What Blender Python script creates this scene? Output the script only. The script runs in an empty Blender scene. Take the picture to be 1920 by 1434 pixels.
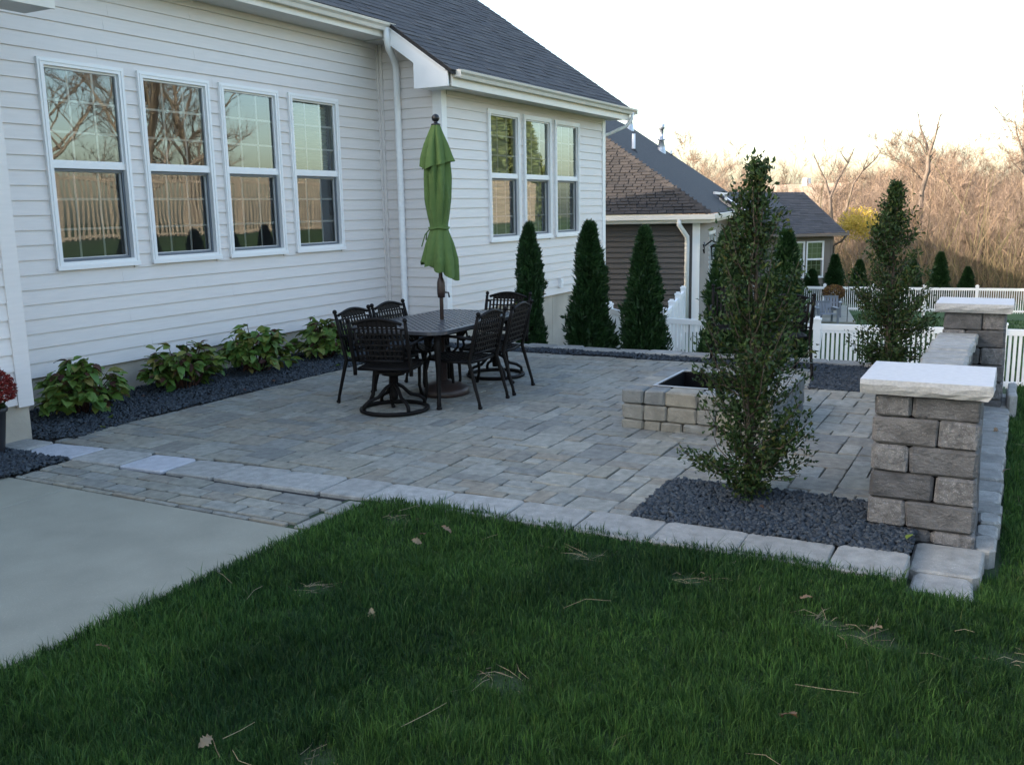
import bpy, math, random
import numpy as np
from mathutils import Vector, Matrix
random.seed(7); RNG = np.random.default_rng(7)
S = bpy.context.scene
COL = S.collection
PI = math.pi

# ---------------------------------------------------------------- camera
CAM_H = 1.70
YAW, PITCH, ROLL, FOC = -1.07819253, 0.18160236, -0.0193182, 1774.566
def cam_rows():
    ca, sa, cb, sb, cc, sc = math.cos(YAW), math.sin(YAW), math.cos(PITCH), math.sin(PITCH), math.cos(ROLL), math.sin(ROLL)
    yaw = np.array([[ca, sa, 0], [-sa, ca, 0], [0, 0, 1.]])
    base = np.array([[1, 0, 0], [0, 0, -1], [0, 1, 0.]])
    pit = np.array([[1, 0, 0], [0, cb, -sb], [0, sb, cb]])
    rol = np.array([[cc, -sc, 0], [sc, cc, 0], [0, 0, 1.]])
    return rol @ pit @ base @ yaw
CR = cam_rows()
cam = bpy.data.objects.new('camera', bpy.data.cameras.new('camera')); COL.objects.link(cam)
cam.matrix_world = Matrix(((CR[0, 0], -CR[1, 0], -CR[2, 0], 0), (CR[0, 1], -CR[1, 1], -CR[2, 1], 0), (CR[0, 2], -CR[1, 2], -CR[2, 2], CAM_H), (0, 0, 0, 1)))
cam.data.sensor_width = 36; cam.data.lens = 36 * FOC / 1920; cam.data.clip_end = 2000; cam.data.clip_start = .05
S.camera = cam

# ---------------------------------------------------------------- sky, sun, exposure
SUN_AZ = (-0.70, 0.714); SUN_EL = math.radians(19)
w = bpy.data.worlds.new('World'); S.world = w; w.use_nodes = True
nt = w.node_tree; bg = nt.nodes['Background']
sky = nt.nodes.new('ShaderNodeTexSky'); sky.sky_type = 'NISHITA'; sky.sun_disc = False
sky.sun_elevation = SUN_EL; sky.sun_rotation = math.atan2(SUN_AZ[0], SUN_AZ[1])
sky.air_density = 1.0; sky.dust_density = 2.4; sky.ozone_density = 0.5
nt.links.new(sky.outputs[0], bg.inputs[0]); bg.inputs[1].default_value = 0.15
sl = bpy.data.lights.new('sun', 'SUN'); sl.energy = 3.4; sl.angle = math.radians(.6); sl.color = (1, .85, .71)
so = bpy.data.objects.new('sun', sl); COL.objects.link(so)
sd = Vector((SUN_AZ[0] * math.cos(SUN_EL), SUN_AZ[1] * math.cos(SUN_EL), math.sin(SUN_EL)))
so.rotation_euler = sd.to_track_quat('Z', 'Y').to_euler(); so.location = sd * 60
vs = S.view_settings; vs.view_transform = 'Standard'; vs.look = 'None'; vs.exposure = 2.1; vs.gamma = 1; vs.use_curve_mapping = False
S.render.engine = 'CYCLES'
S.cycles.max_bounces = 8; S.cycles.transparent_max_bounces = 12; S.cycles.caustics_reflective = False; S.cycles.caustics_refractive = False
S.cycles.use_denoising = True; S.cycles.sample_clamp_indirect = 6

# ---------------------------------------------------------------- view helpers (where a sight line meets a real plane)
CAMP = np.array([0, 0, CAM_H])
def ray(u, v): return CR.T @ np.array([(u - 960) / FOC, (v - 717) / FOC, 1.])
def at_z(u, v, z=0.): d = ray(u, v); return CAMP + d * ((z - CAM_H) / d[2])
def at_x(u, v, x): d = ray(u, v); return CAMP + d * (x / d[0])
def at_y(u, v, y): d = ray(u, v); return CAMP + d * (y / d[1])
def at_d(u, v, d): return CAMP + ray(u, v) * d
def depth(p): return float(CR[2] @ (np.asarray(p, float) - CAMP))
def pix(P):
    c = (np.asarray(P, float) - CAMP) @ CR.T
    return np.stack([c[..., 0] / c[..., 2] * FOC + 960, c[..., 1] / c[..., 2] * FOC + 717, c[..., 2]], -1)
def sstep(a, b, x): t = np.clip((x - a) / (b - a), 0, 1); return t * t * (3 - 2 * t)
_perm = np.random.default_rng(3).random((256, 256))
def vnoise(x, y):
    x = np.asarray(x, float); y = np.asarray(y, float)
    xi = np.floor(x).astype(int); yi = np.floor(y).astype(int); fx = x - xi; fy = y - yi
    fx = fx * fx * (3 - 2 * fx); fy = fy * fy * (3 - 2 * fy)
    g = lambda a, b: _perm[a % 256, b % 256]
    return (g(xi, yi) * (1 - fx) + g(xi + 1, yi) * fx) * (1 - fy) + (g(xi, yi + 1) * (1 - fx) + g(xi + 1, yi + 1) * fx) * fy
def terrain(x, y):
    x = np.asarray(x, float); y = np.asarray(y, float)
    xs = [-400, 3.6, 4.60, 4.78, 10.5, 10.9, 14.9, 20, 27, 40, 85, 150, 400, 900]
    zs = [-.012, -.012, -.016, -.15, -.15, -.30, -1.0, -1.4, -1.85, -2.7, -5.7, -7.5, -9, -9]
    z = np.interp(x, xs, zs)
    inpatio = (y > 3.30) & (x > -20) & (x < 4.6)
    z = np.where((y > 3.56) & (x < 4.8), -.15, z); z = np.where((y < .36) & (x > 4.3), np.minimum(z, np.interp(x, [4.3, 4.5, 10.6, 10.9], [-.03, -.10, -.13, -.30])), z)
    side = sstep(-1.2, -9.0, y)
    z = z * (1 - side) + np.where(x < 60, 1.0, 1.0 - (x - 60) * .03) * side
    z = z + .035 * (vnoise(x * 1.3, y * 1.3) - .5) * (y < 3.2) * (x < 4.5)
    return z

# ---------------------------------------------------------------- mesh builder
class MB:
    def __init__(s): s.v = []; s.f = []; s.m = []; s.sm = []
    def add(s, vs, fs, m=0, smooth=False):
        o = len(s.v); s.v.extend([tuple(map(float, p)) for p in vs])
        for f in fs: s.f.append(tuple(i + o for i in f)); s.m.append(m); s.sm.append(smooth)
    def box(s, a, b, m=0):
        x0, y0, z0 = a; x1, y1, z1 = b
        s.add([(x0, y0, z0), (x1, y0, z0), (x1, y1, z0), (x0, y1, z0), (x0, y0, z1), (x1, y0, z1), (x1, y1, z1), (x0, y1, z1)],
              [(3, 2, 1, 0), (4, 5, 6, 7), (0, 1, 5, 4), (1, 2, 6, 5), (2, 3, 7, 6), (3, 0, 4, 7)], m)
    def beam(s, p, q, wd, ht, up=(0, 0, 1), m=0):
        p, q = Vector(p), Vector(q); d = (q - p).normalized(); u = Vector(up); sd_ = d.cross(u).normalized(); u = sd_.cross(d)
        vs_ = [];
        for c in (p, q):
            for a, b in ((-1, -1), (1, -1), (1, 1), (-1, 1)): vs_.append(c + sd_ * a * wd / 2 + u * b * ht / 2)
        s.add(vs_, [(0, 1, 2, 3), (7, 6, 5, 4), (0, 4, 5, 1), (1, 5, 6, 2), (2, 6, 7, 3), (3, 7, 4, 0)], m)
    def tube(s, pts, rad, n=6, m=0, closed=False, smooth=True, cap=True, flat=1.0):
        P = [Vector(p) for p in pts]; k = len(P); rad = rad if hasattr(rad, '__len__') else [rad] * k
        prev = None; vs_ = []
        for i in range(k):
            t = (P[(i + 1) % k] - P[i - 1]) if closed else (P[min(i + 1, k - 1)] - P[max(i - 1, 0)])
            t = t.normalized() if t.length > 1e-9 else Vector((0, 0, 1))
            if prev is None: a = Vector((0, 0, 1)) if abs(t.z) < .9 else Vector((1, 0, 0))
            else: a = prev
            u = (a - t * a.dot(t)).normalized(); prev = u; v = t.cross(u)
            for j in range(n):
                an = 2 * PI * j / n; vs_.append(P[i] + (u * math.cos(an) + v * math.sin(an) * flat) * rad[i])
        fs = []
        for i in range(k if closed else k - 1):
            a, b = i * n, ((i + 1) % k) * n
            for j in range(n): fs.append((a + j, a + (j + 1) % n, b + (j + 1) % n, b + j))
        if cap and not closed: fs.append(tuple(range(n))[::-1]); fs.append(tuple((k - 1) * n + j for j in range(n)))
        s.add(vs_, fs, m, smooth)
    def lathe(s, prof, n=16, c=(0, 0, 0), m=0, smooth=True):
        vs_ = []
        for r, z in prof:
            for j in range(n): an = 2 * PI * j / n; vs_.append((c[0] + r * math.cos(an), c[1] + r * math.sin(an), c[2] + z))
        fs = [(i * n + j, i * n + (j + 1) % n, (i + 1) * n + (j + 1) % n, (i + 1) * n + j) for i in range(len(prof) - 1) for j in range(n)]
        s.add(vs_, fs, m, smooth)
    def ball(s, c, r, m=0, n=8, k=6, sq=(1, 1, 1)):
        vs_ = []; fs = []
        for i in range(k + 1):
            ph = PI * i / k
            for j in range(n):
                th = 2 * PI * j / n
                vs_.append((c[0] + r * sq[0] * math.sin(ph) * math.cos(th), c[1] + r * sq[1] * math.sin(ph) * math.sin(th), c[2] - r * sq[2] * math.cos(ph)))
        for i in range(k):
            for j in range(n): fs.append((i * n + j, i * n + (j + 1) % n, (i + 1) * n + (j + 1) % n, (i + 1) * n + j))
        s.add(vs_, fs, m, True)
    def prism(s, poly, axis, a, b, m=0):      # polygon given in the two other axes, extruded along axis from a to b
        def P(p, t): return {'x': (t, p[0], p[1]), 'y': (p[0], t, p[1]), 'z': (p[0], p[1], t)}[axis]
        n = len(poly); vs_ = [P(p, a) for p in poly] + [P(p, b) for p in poly]
        fs = [tuple(range(n)), tuple(range(2 * n - 1, n - 1, -1))] + [(i, i + n, (i + 1) % n + n, (i + 1) % n) for i in range(n)]
        s.add(vs_, fs, m)
    def mesh(s, name, mats, org=(0, 0, 0)):
        me = bpy.data.meshes.new(name); o = Vector(org)
        me.from_pydata([(p[0] - o[0], p[1] - o[1], p[2] - o[2]) for p in s.v], [], s.f)
        for x in (mats if isinstance(mats, (list, tuple)) else [mats]): me.materials.append(x)
        me.polygons.foreach_set('material_index', s.m); me.polygons.foreach_set('use_smooth', s.sm)
        me.update(); return me
    def build(s, name, mats, parent=None, fix=False, **tags):
        """vertices in world space; the object's origin goes to the parent's world origin (or stays at 0)"""
        org = wloc(parent) if parent is not None else tags.pop('org', (0, 0, 0))
        me = s.mesh(name, mats, org)
        if fix:
            import bmesh
            bm = bmesh.new(); bm.from_mesh(me); bmesh.ops.recalc_face_normals(bm, faces=bm.faces); bm.to_mesh(me); bm.free()
        o = bpy.data.objects.new(name, me); COL.objects.link(o)
        if parent is not None: o.parent = parent
        else: o.location = org
        for k_, v_ in tags.items(): o[k_] = v_
        return o
def wloc(o):
    p = Vector((0, 0, 0))
    while o is not None: p = p + o.location; o = o.parent
    return p
def raw_obj(name, V, F, mats, parent=None, midx=None, smooth=False, **tags):
    """fast numpy mesh: V (n,3), F (m,k) constant k"""
    me = bpy.data.meshes.new(name); V = np.ascontiguousarray(V, dtype=np.float32); F = np.ascontiguousarray(F, dtype=np.int32)
    k = F.shape[1]; me.vertices.add(len(V)); me.loops.add(F.size); me.polygons.add(len(F))
    me.vertices.foreach_set('co', V.ravel()); me.loops.foreach_set('vertex_index', F.ravel())
    me.polygons.foreach_set('loop_start', np.arange(0, F.size, k, dtype=np.int32)); me.polygons.foreach_set('loop_total', np.full(len(F), k, dtype=np.int32))
    for x in (mats if isinstance(mats, (list, tuple)) else [mats]): me.materials.append(x)
    if midx is not None: me.polygons.foreach_set('material_index', np.ascontiguousarray(midx, dtype=np.int32))
    if smooth: me.polygons.foreach_set('use_smooth', np.ones(len(F), bool))
    me.update(calc_edges=True)
    o = bpy.data.objects.new(name, me); COL.objects.link(o)
    if parent is not None: o.parent = parent
    for a, b in tags.items(): o[a] = b
    return o
def tag(o, label=None, cat=None, group=None, kind=None):
    for k_, v_ in (('label', label), ('category', cat), ('group', group), ('kind', kind)):
        if v_: o[k_] = v_
    return o
def thing(name, label, cat, loc=(0, 0, 0), rz=0, group=None):
    o = bpy.data.objects.new(name, None); COL.objects.link(o); o.location = loc; o.rotation_euler = (0, 0, rz); o.empty_display_size = .1
    return tag(o, label, cat, group)
def local(mb, name, mats, parent, **tags):     # vertices already in the parent's own space
    me = mb.mesh(name, mats); o = bpy.data.objects.new(name, me); COL.objects.link(o); o.parent = parent
    for k_, v_ in tags.items(): o[k_] = v_
    return o
KIDS = {}
def dup(root, loc, rz=0, sc=(1, 1, 1), label=None, group=None):
    r = root.copy(); COL.objects.link(r); r.location = loc; r.rotation_euler = (0, 0, rz); r.scale = sc
    if label: r['label'] = label
    if group: r['group'] = group
    for ch in root.children:
        c = ch.copy(); COL.objects.link(c); c.parent = r
        for g in ch.children:
            d = g.copy(); COL.objects.link(d); d.parent = c
    return r

# ---------------------------------------------------------------- materials
def mat(name, cols, rough=.6, var=.25, scale=8., bump=0., bscale=40., metal=0., rnd=True, spec=.4, trans=0., stretch=None, coat=0., speck=0.):
    m = bpy.data.materials.new(name); m.use_nodes = True; t = m.node_tree; N = t.nodes; L = t.links
    p = N['Principled BSDF']; p.inputs['Roughness'].default_value = rough; p.inputs['Metallic'].default_value = metal
    p.inputs['Specular IOR Level'].default_value = spec
    if coat: p.inputs['Coat Weight'].default_value = coat
    if not isinstance(cols[0], (tuple, list)): cols = [cols]
    geo = N.new('ShaderNodeNewGeometry'); vec = geo.outputs['Position']
    if stretch:
        mp = N.new('ShaderNodeMapping'); mp.inputs['Scale'].default_value = stretch; L.new(vec, mp.inputs[0]); vec = mp.outputs[0]
    if len(cols) > 1:
        oi = N.new('ShaderNodeObjectInfo'); ad = N.new('ShaderNodeMath'); ad.operation = 'ADD'; fr = N.new('ShaderNodeMath'); fr.operation = 'FRACT'
        L.new(oi.outputs['Random'], ad.inputs[0]); L.new(geo.outputs['Random Per Island'], ad.inputs[1]); L.new(ad.outputs[0], fr.inputs[0])
        rp = N.new('ShaderNodeValToRGB'); e = rp.color_ramp.elements
        e[0].position = 0; e[0].color = (*cols[0], 1); e[1].position = 1; e[1].color = (*cols[-1], 1)
        for i, c in enumerate(cols[1:-1]): el = e.new((i + 1) / (len(cols) - 1)); el.color = (*c, 1)
        L.new(fr.outputs[0], rp.inputs[0]); base = rp.outputs[0]
    else:
        rg = N.new('ShaderNodeRGB'); rg.outputs[0].default_value = (*cols[0], 1); base = rg.outputs[0]
    if var:
        nz = N.new('ShaderNodeTexNoise'); nz.inputs['Scale'].default_value = scale; nz.inputs['Detail'].default_value = 6; L.new(vec, nz.inputs['Vector'])
        mr = N.new('ShaderNodeMapRange'); mr.inputs[1].default_value = .25; mr.inputs[2].default_value = .75; mr.inputs[3].default_value = 1 - var; mr.inputs[4].default_value = 1 + var
        L.new(nz.outputs[0], mr.inputs[0])
        mx = N.new('ShaderNodeVectorMath'); mx.operation = 'SCALE'; L.new(base, mx.inputs[0]); L.new(mr.outputs[0], mx.inputs['Scale']); base = mx.outputs[0]
    if speck:
        n3 = N.new('ShaderNodeTexNoise'); n3.inputs['Scale'].default_value = 160; n3.inputs['Detail'].default_value = 2; L.new(geo.outputs['Position'], n3.inputs['Vector'])
        m3 = N.new('ShaderNodeMapRange'); m3.inputs[1].default_value = .6; m3.inputs[2].default_value = .72; m3.inputs[3].default_value = 1; m3.inputs[4].default_value = 1 + speck
        L.new(n3.outputs[0], m3.inputs[0]); m4 = N.new('ShaderNodeVectorMath'); m4.operation = 'SCALE'; L.new(base, m4.inputs[0]); L.new(m3.outputs[0], m4.inputs['Scale']); base = m4.outputs[0]
    L.new(base, p.inputs['Base Color'])
    if bump:
        n2 = N.new('ShaderNodeTexNoise'); n2.inputs['Scale'].default_value = bscale; n2.inputs['Detail'].default_value = 5; L.new(vec, n2.inputs['Vector'])
        b = N.new('ShaderNodeBump'); b.inputs['Strength'].default_value = 1; b.inputs['Distance'].default_value = bump; L.new(n2.outputs[0], b.inputs['Height']); L.new(b.outputs[0], p.inputs['Normal'])
    if trans:
        tr = N.new('ShaderNodeBsdfTranslucent'); L.new(base, tr.inputs[0]); ms = N.new('ShaderNodeMixShader'); ms.inputs[0].default_value = trans
        L.new(p.outputs[0], ms.inputs[1]); L.new(tr.outputs[0], ms.inputs[2]); L.new(ms.outputs[0], N['Material Output'].inputs[0])
    return m
def glass_mat(name, ior=2.15, wob=.004, ws=2.2, tint=(.80, .91, .96)):
    m = bpy.data.materials.new(name); m.use_nodes = True; t = m.node_tree; N = t.nodes; L = t.links; N.remove(N['Principled BSDF'])
    geo = N.new('ShaderNodeNewGeometry'); nz = N.new('ShaderNodeTexNoise'); nz.inputs['Scale'].default_value = ws; nz.inputs['Detail'].default_value = 1; L.new(geo.outputs['Position'], nz.inputs['Vector'])
    b = N.new('ShaderNodeBump'); b.inputs['Distance'].default_value = wob; b.inputs['Strength'].default_value = 1; L.new(nz.outputs[0], b.inputs['Height'])
    fr = N.new('ShaderNodeFresnel'); fr.inputs['IOR'].default_value = ior; L.new(b.outputs[0], fr.inputs['Normal'])
    gl = N.new('ShaderNodeBsdfGlossy'); gl.inputs['Roughness'].default_value = .01; gl.inputs['Color'].default_value = (*tint, 1); L.new(b.outputs[0], gl.inputs['Normal'])
    tr = N.new('ShaderNodeBsdfTransparent'); tr.inputs[0].default_value = (.90, .93, .92, 1)
    mx = N.new('ShaderNodeMixShader'); L.new(fr.outputs[0], mx.inputs[0]); L.new(tr.outputs[0], mx.inputs[1]); L.new(gl.outputs[0], mx.inputs[2]); L.new(mx.outputs[0], N['Material Output'].inputs[0])
    return m
def screen_mat():
    m = bpy.data.materials.new('insect screen'); m.use_nodes = True; t = m.node_tree; N = t.nodes; L = t.links
    p = N['Principled BSDF']; p.inputs['Base Color'].default_value = (.05, .05, .055, 1); p.inputs['Roughness'].default_value = .7
    tr = N.new('ShaderNodeBsdfTransparent'); mx = N.new('ShaderNodeMixShader'); mx.inputs[0].default_value = .12
    L.new(tr.outputs[0], mx.inputs[1]); L.new(p.outputs[0], mx.inputs[2]); L.new(mx.outputs[0], N['Material Output'].inputs[0]); return m

M = {}
M['siding'] = mat('cream vinyl siding', (.675, .635, .612), .5, .04, 1.2, .0006, 14, stretch=(3, 3, 40))
M['trim'] = mat('white vinyl trim', (.78, .78, .78), .4, .03, 3)
M['gutter'] = mat('white painted gutter', (.70, .66, .60), .4, .06, 3)
M['soffit'] = mat('vented vinyl soffit', (.62, .60, .57), .5, .05, 3, .002, 60, stretch=(1, 12, 1))
M['found'] = mat('poured concrete foundation', (.40, .36, .30), .85, .2, 2.5, .002, 30)
M['shingle'] = mat('charcoal asphalt shingle', [(.040, .041, .046), (.062, .063, .068), (.050, .052, .060), (.075, .075, .078)], .9, .25, 60, .003, 200)
M['rooffelt'] = mat('roof deck', (.03, .03, .033), .9, .2, 10)
M['nshingle'] = mat('weathered brown shingle', [(.030, .027, .026), (.044, .039, .036), (.023, .022, .022), (.037, .033, .031)], .9, .25, 40, .003, 150)
M['nroof'] = mat('shaded shingle slope', [(.030, .032, .038), (.042, .043, .048)], .9, .3, 5, .006, 30, stretch=(3, 3, 12))  # same roof as nshingle; this slope's bluish shade is put into the colour
M['nsiding'] = mat('shaded lap siding', (.066, .060, .056), .6, .08, 2)  # neighbour's siding on its shaded facing, the shade put into the colour
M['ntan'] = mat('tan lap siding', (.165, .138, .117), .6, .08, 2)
M['glass'] = glass_mat('window glass', wob=.0006, ws=2)
M['glass2'] = glass_mat('distorting window glass', wob=.0007, ws=2.6)
M['screen'] = screen_mat()
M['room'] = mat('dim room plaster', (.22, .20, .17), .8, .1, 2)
M['blind'] = mat('pale woven shade', (.42, .46, .36), .8, .12, 5, stretch=(1, 1, 14))
M['paver'] = mat('tumbled concrete paver', [(.175, .175, .150), (.225, .212, .172), (.19, .195, .18), (.25, .245, .21), (.15, .153, .142), (.205, .185, .148), (.205, .208, .185)], .85, .30, 16, .005, 80, speck=.45)
M['slab'] = mat('pale border slab', [(.225, .225, .21), (.285, .285, .27), (.19, .19, .178)], .85, .25, 14, .008, 40, speck=.5)
M['whiteslab'] = mat('bleached border slab', (.36, .37, .40), .85, .16, 14, .008, 40, speck=.4)
M['sand'] = mat('dark joint sand', (.024, .024, .024), .95, .3, 60, .004, 200)
M['concrete'] = mat('broom finished concrete', (.232, .228, .185), .8, .12, 3.2, .002, 160, speck=.25)
M['pillar'] = mat('dark weathered wall block', [(.066, .067, .070), (.090, .090, .092), (.112, .110, .110), (.078, .076, .077)], .9, .45, 9, .014, 40, stretch=(1, 1, 1.5), speck=.8)
M['pillarlight'] = mat('speckled grey wall block', [(.105, .104, .106), (.135, .134, .134), (.118, .115, .115)], .9, .45, 26, .016, 55, speck=1.3)
M['pit'] = mat('grey tan wall block', [(.165, .172, .165), (.22, .205, .165), (.14, .15, .15), (.19, .19, .172)], .9, .3, 9, .010, 35, speck=.4)
M['limestone'] = mat('cut limestone cap', (.48, .485, .495), .85, .07, 30, .0015, 150)
M['rockface'] = mat('split limestone edge', (.34, .345, .345), .95, .14, 70, .004, 90)  # split face; the edge's duller light is partly put into the colour
M['gravel'] = mat('blue grey stone chip', [(.018, .026, .036), (.034, .045, .058), (.025, .034, .045), (.058, .070, .082), (.014, .019, .025)], .75, .2, 30)
M['soil'] = mat('dark bed soil', (.03, .028, .028), .95, .4, 20, .01, 60)
M['bronze'] = mat('dark bronze cast metal', (.0055, .0045, .0045), .55, .3, 12, .0008, 120, metal=0, spec=.14)
M['bronzetop'] = mat('bronze table slats with sky sheen', (.085, .088, .10), .28, .2, 20, .0006, 80, metal=.45)  # sky reflection on the top put into a lighter, bluer colour
M['canopy'] = mat('green umbrella canvas', (.085, .145, .040), .85, .12, 6, .0015, 300, trans=.08)
M['blackwood'] = mat('umbrella pole brown', (.035, .022, .018), .4, .2, 8)
M['ball'] = mat('black finial', (.012, .012, .014), .3, 0)
M['steel'] = mat('light steel insert rim', (.30, .31, .33), .45, .15, 6, metal=.4)
M['soot'] = mat('sooty steel', (.004, .004, .005), .95, .3, 8, spec=.1)
M['grass'] = mat('lawn grass', [(.020, .056, .014), (.032, .080, .019), (.015, .044, .014), (.042, .092, .022), (.024, .064, .018)], .6, .4, 1.9, spec=.18, trans=.3)
M['drygrass'] = mat('yellow green grass', [(.06, .10, .02), (.035, .085, .015), (.08, .09, .03)], .55, .3, 2, trans=.3)
M['straw'] = mat('dry straw', [(.20, .165, .10), (.27, .225, .14), (.14, .105, .065)], .7, .2, 12)
M['turf'] = mat('turf ground', (.017, .036, .010), .95, .45, 9, .012, 40)
M['farturf'] = mat('mown lawn farther off', (.040, .082, .020), .95, .35, 3, .02, 60)
M['grassdark'] = mat('blue green grass', [(.010, .034, .012), (.016, .048, .017), (.008, .028, .011)], .6, .3, 2.5, spec=.18, trans=.25)
M['grasslight'] = mat('highlight lawn grass', [(.056, .126, .026), (.075, .150, .034), (.044, .105, .022)], .55, .3, 2.5, spec=.2, trans=.35)  # lighter tuft tone, brightened further to stand in for highlights
M['leafdark'] = mat('dark columnar tree leaf', [(.016, .038, .012), (.026, .055, .016), (.040, .072, .018), (.012, .030, .010), (.06, .068, .016)], .5, .25, 8, spec=.25, trans=.22)
M['bark'] = mat('grey brown bark', (.075, .058, .045), .9, .3, 14, .004, 50)
M['arbor'] = mat('arborvitae spray', [(.008, .028, .008), (.014, .044, .011), (.022, .060, .014), (.010, .034, .010)], .55, .3, 6, trans=.15)
M['hyd'] = mat('hydrangea leaf', [(.085, .175, .032), (.13, .225, .04), (.06, .14, .03), (.19, .23, .045), (.10, .19, .035), (.24, .20, .055)], .5, .2, 20, spec=.45, trans=.25)
M['hydred'] = mat('browned hydrangea leaf', [(.06, .022, .018), (.09, .04, .025), (.05, .03, .02)], .6, .25, 15, trans=.2)
M['mum'] = mat('deep red mum petals', [(.16, .012, .010), (.22, .02, .012), (.11, .008, .012)], .6, .2, 20)
M['potdark'] = mat('dark planter', (.02, .02, .024), .5, .2, 6)
M['vinyl'] = mat('white vinyl fence', (.80, .80, .80), .45, .04, 3)
M['suntinted'] = mat('almond vinyl fence', (.52, .42, .32), .5, .06, 3)  # white vinyl tinted beige: the low sun's warmth put into the colour
M['twig'] = mat('bare wood bark', [(.24, .19, .145), (.33, .27, .21), (.16, .125, .095)], .9, .3, 2)
M['trunkdark'] = mat('grey brown trunk bark', (.125, .098, .078), .9, .3, 3)
M['twigs'] = mat('thin reddish twigs', [(.165, .118, .09), (.24, .18, .135), (.12, .086, .068), (.20, .15, .112)], .9, .2, 3)
M['brush'] = mat('dry brush', [(.22, .16, .09), (.16, .11, .07), (.10, .10, .04), (.27, .20, .11)], .9, .3, 2, trans=.2)
M['yellow'] = mat('yellow autumn leaf', [(.50, .36, .05), (.42, .33, .06), (.58, .42, .10)], .7, .2, 3, trans=.35)
M['greentree'] = mat('pale green evergreen leaf', [(.15, .19, .07), (.20, .23, .09), (.11, .15, .05)], .7, .3, 3, trans=.2)
M['resin'] = mat('grey resin chair', (.13, .15, .175), .45, .1, 4)
M['blackiron'] = mat('black lantern metal', (.012, .012, .012), .4, 0)
M['metalpipe'] = mat('galvanised vent', (.42, .46, .52), .4, .1, 5, metal=.5)
M['pvc'] = mat('white vent pipe', (.7, .72, .75), .5, 0)
M['mulch'] = mat('brown mulch', (.05, .03, .02), .95, .5, 20, .01, 60)
M['palegreen'] = mat('pale green folded canvas', (.20, .29, .13), .85, .1, 5)
M['leaf'] = mat('fallen leaf', [(.24, .18, .11), (.15, .085, .045), (.30, .25, .16)], .7, .2, 20, trans=.15)

# ================================================================ THE SETTING: one ground sheet to the horizon
def ground_sheet():
    xs = np.unique(np.round(np.concatenate([np.linspace(-600, -20, 15), np.linspace(-20, 0, 15), np.arange(0, 16, .18), np.arange(16, 60, 1.2), np.linspace(60, 160, 26), np.linspace(170, 900, 18)]), 3))
    ys = np.unique(np.round(np.concatenate([np.linspace(-700, -60, 15), np.linspace(-60, -10, 26), np.arange(-10, 9, .18), np.linspace(9, 80, 26), np.linspace(90, 700, 15)]), 3))
    X, Y = np.meshgrid(xs, ys, indexing='ij'); Z = terrain(X, Y)
    V = np.stack([X, Y, Z], -1).reshape(-1, 3); ny = len(ys)
    i, j = np.meshgrid(np.arange(len(xs) - 1), np.arange(ny - 1), indexing='ij'); a = (i * ny + j).ravel()
    F = np.stack([a, a + ny, a + ny + 1, a + 1], -1)
    cx = V[F].mean(1); raw_obj('ground', V, F, [M['turf'], M['farturf']], midx=((cx[:, 0] > 10.9) | (cx[:, 1] < -4.0)).astype(np.int32), smooth=True, kind='structure')
ground_sheet()

# ================================================================ HOUSE
YA, YB, YE, XN, XE = 7.737, 6.735, 6.774, 10.815, 16.30
CRS, ZS = .1303, .287                                    # siding course height, bottom of the siding
SL = .703; RY, RZ = 6.40, 3.43; RIDGE_Y = 12.5
def rz(y): return RZ + SL * (y - RY)
house = thing('house', 'cream lap sided house with a charcoal roof and tall white windows over the patio', 'house', (10, 9, 0))
def wall_boxes(mb, axis, c, th, u0, u1, z0, z1, ops):
    """wall sheet with rectangular openings: thin boxes in between"""
    cuts = sorted({u0, u1} | {o[0] for o in ops} | {o[1] for o in ops})
    for a, b in zip(cuts[:-1], cuts[1:]):
        zc = [(o[2], o[3]) for o in ops if o[0] <= a + 1e-6 and o[1] >= b - 1e-6]
        spans = []; z = z0
        for p, q in sorted(zc): spans.append((z, p)); z = q
        spans.append((z, z1))
        for p, q in spans:
            if q - p < 1e-4: continue
            if axis == 'x': mb.box((a, c, p), (b, c + th, q))
            else: mb.box((c, a, p), (c + th, b, q))
def lap(axis, c, a, b, z, h, proud=.018):
    mb = MB(); pr = [(c, z), (c - proud, z), (c - .003, z + h), (c, z + h)]
    if axis == 'x': mb.prism(pr, 'x', a, b)
    else: mb.prism(pr, 'y', a, b)
    return mb
def siding_wall(parent, axis, c, u0, u1, z0, z1, ops, m, crs=CRS, zs=None, th=.10, name='wall', uview=None, proud=.017):
    mb = MB(); wall_boxes(mb, axis, c, th, u0, u1, z0, z1, ops); wl = mb.build(name, m, parent, fix=True)
    z = z0 if zs is None else zs
    while z < z1 - .01:
        h = min(crs, z1 - z); segs = [(u0 if uview is None else uview, u1)]
        for o in ops:
            if o[2] < z + h - .02 and o[3] > z + .02:
                n = []
                for a, b in segs:
                    if o[1] <= a or o[0] >= b: n.append((a, b)); continue
                    if o[0] > a: n.append((a, o[0]))
                    if o[1] < b: n.append((o[1], b))
                segs = n
        n = []
        for a, b in segs:
            if b - a > 3.2 and proud < .03: q = a + (b - a) * random.uniform(.25, .75); n += [(a, q, proud), (q, b, proud + .0022)]
            else: n.append((a, b, proud))
        for a, b, pd in n:
            if b - a > .01: lap(axis, c, a, b, z, h, pd).build('siding_board', m, wl, fix=True)
        z += crs
    return wl
AW = [(5.683, 6.60), (6.766, 7.70), (7.842, 8.77), (8.946, 9.872)]
EW = [(12.002, 12.96), (13.091, 14.049), (14.187, 15.149)]
WZ = (1.233, 3.087)
def ops(ws): return [(a + .045, b - .045, WZ[0] + .045, WZ[1] - .045) for a, b in ws]
siding_wall(house, 'x', YA, 4.70, XN - .02, ZS, 3.90, ops(AW), M['siding'])
siding_wall(house, 'x', YB, -14, 4.55, ZS, 3.24, [], M['siding'], uview=3.2)
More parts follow.
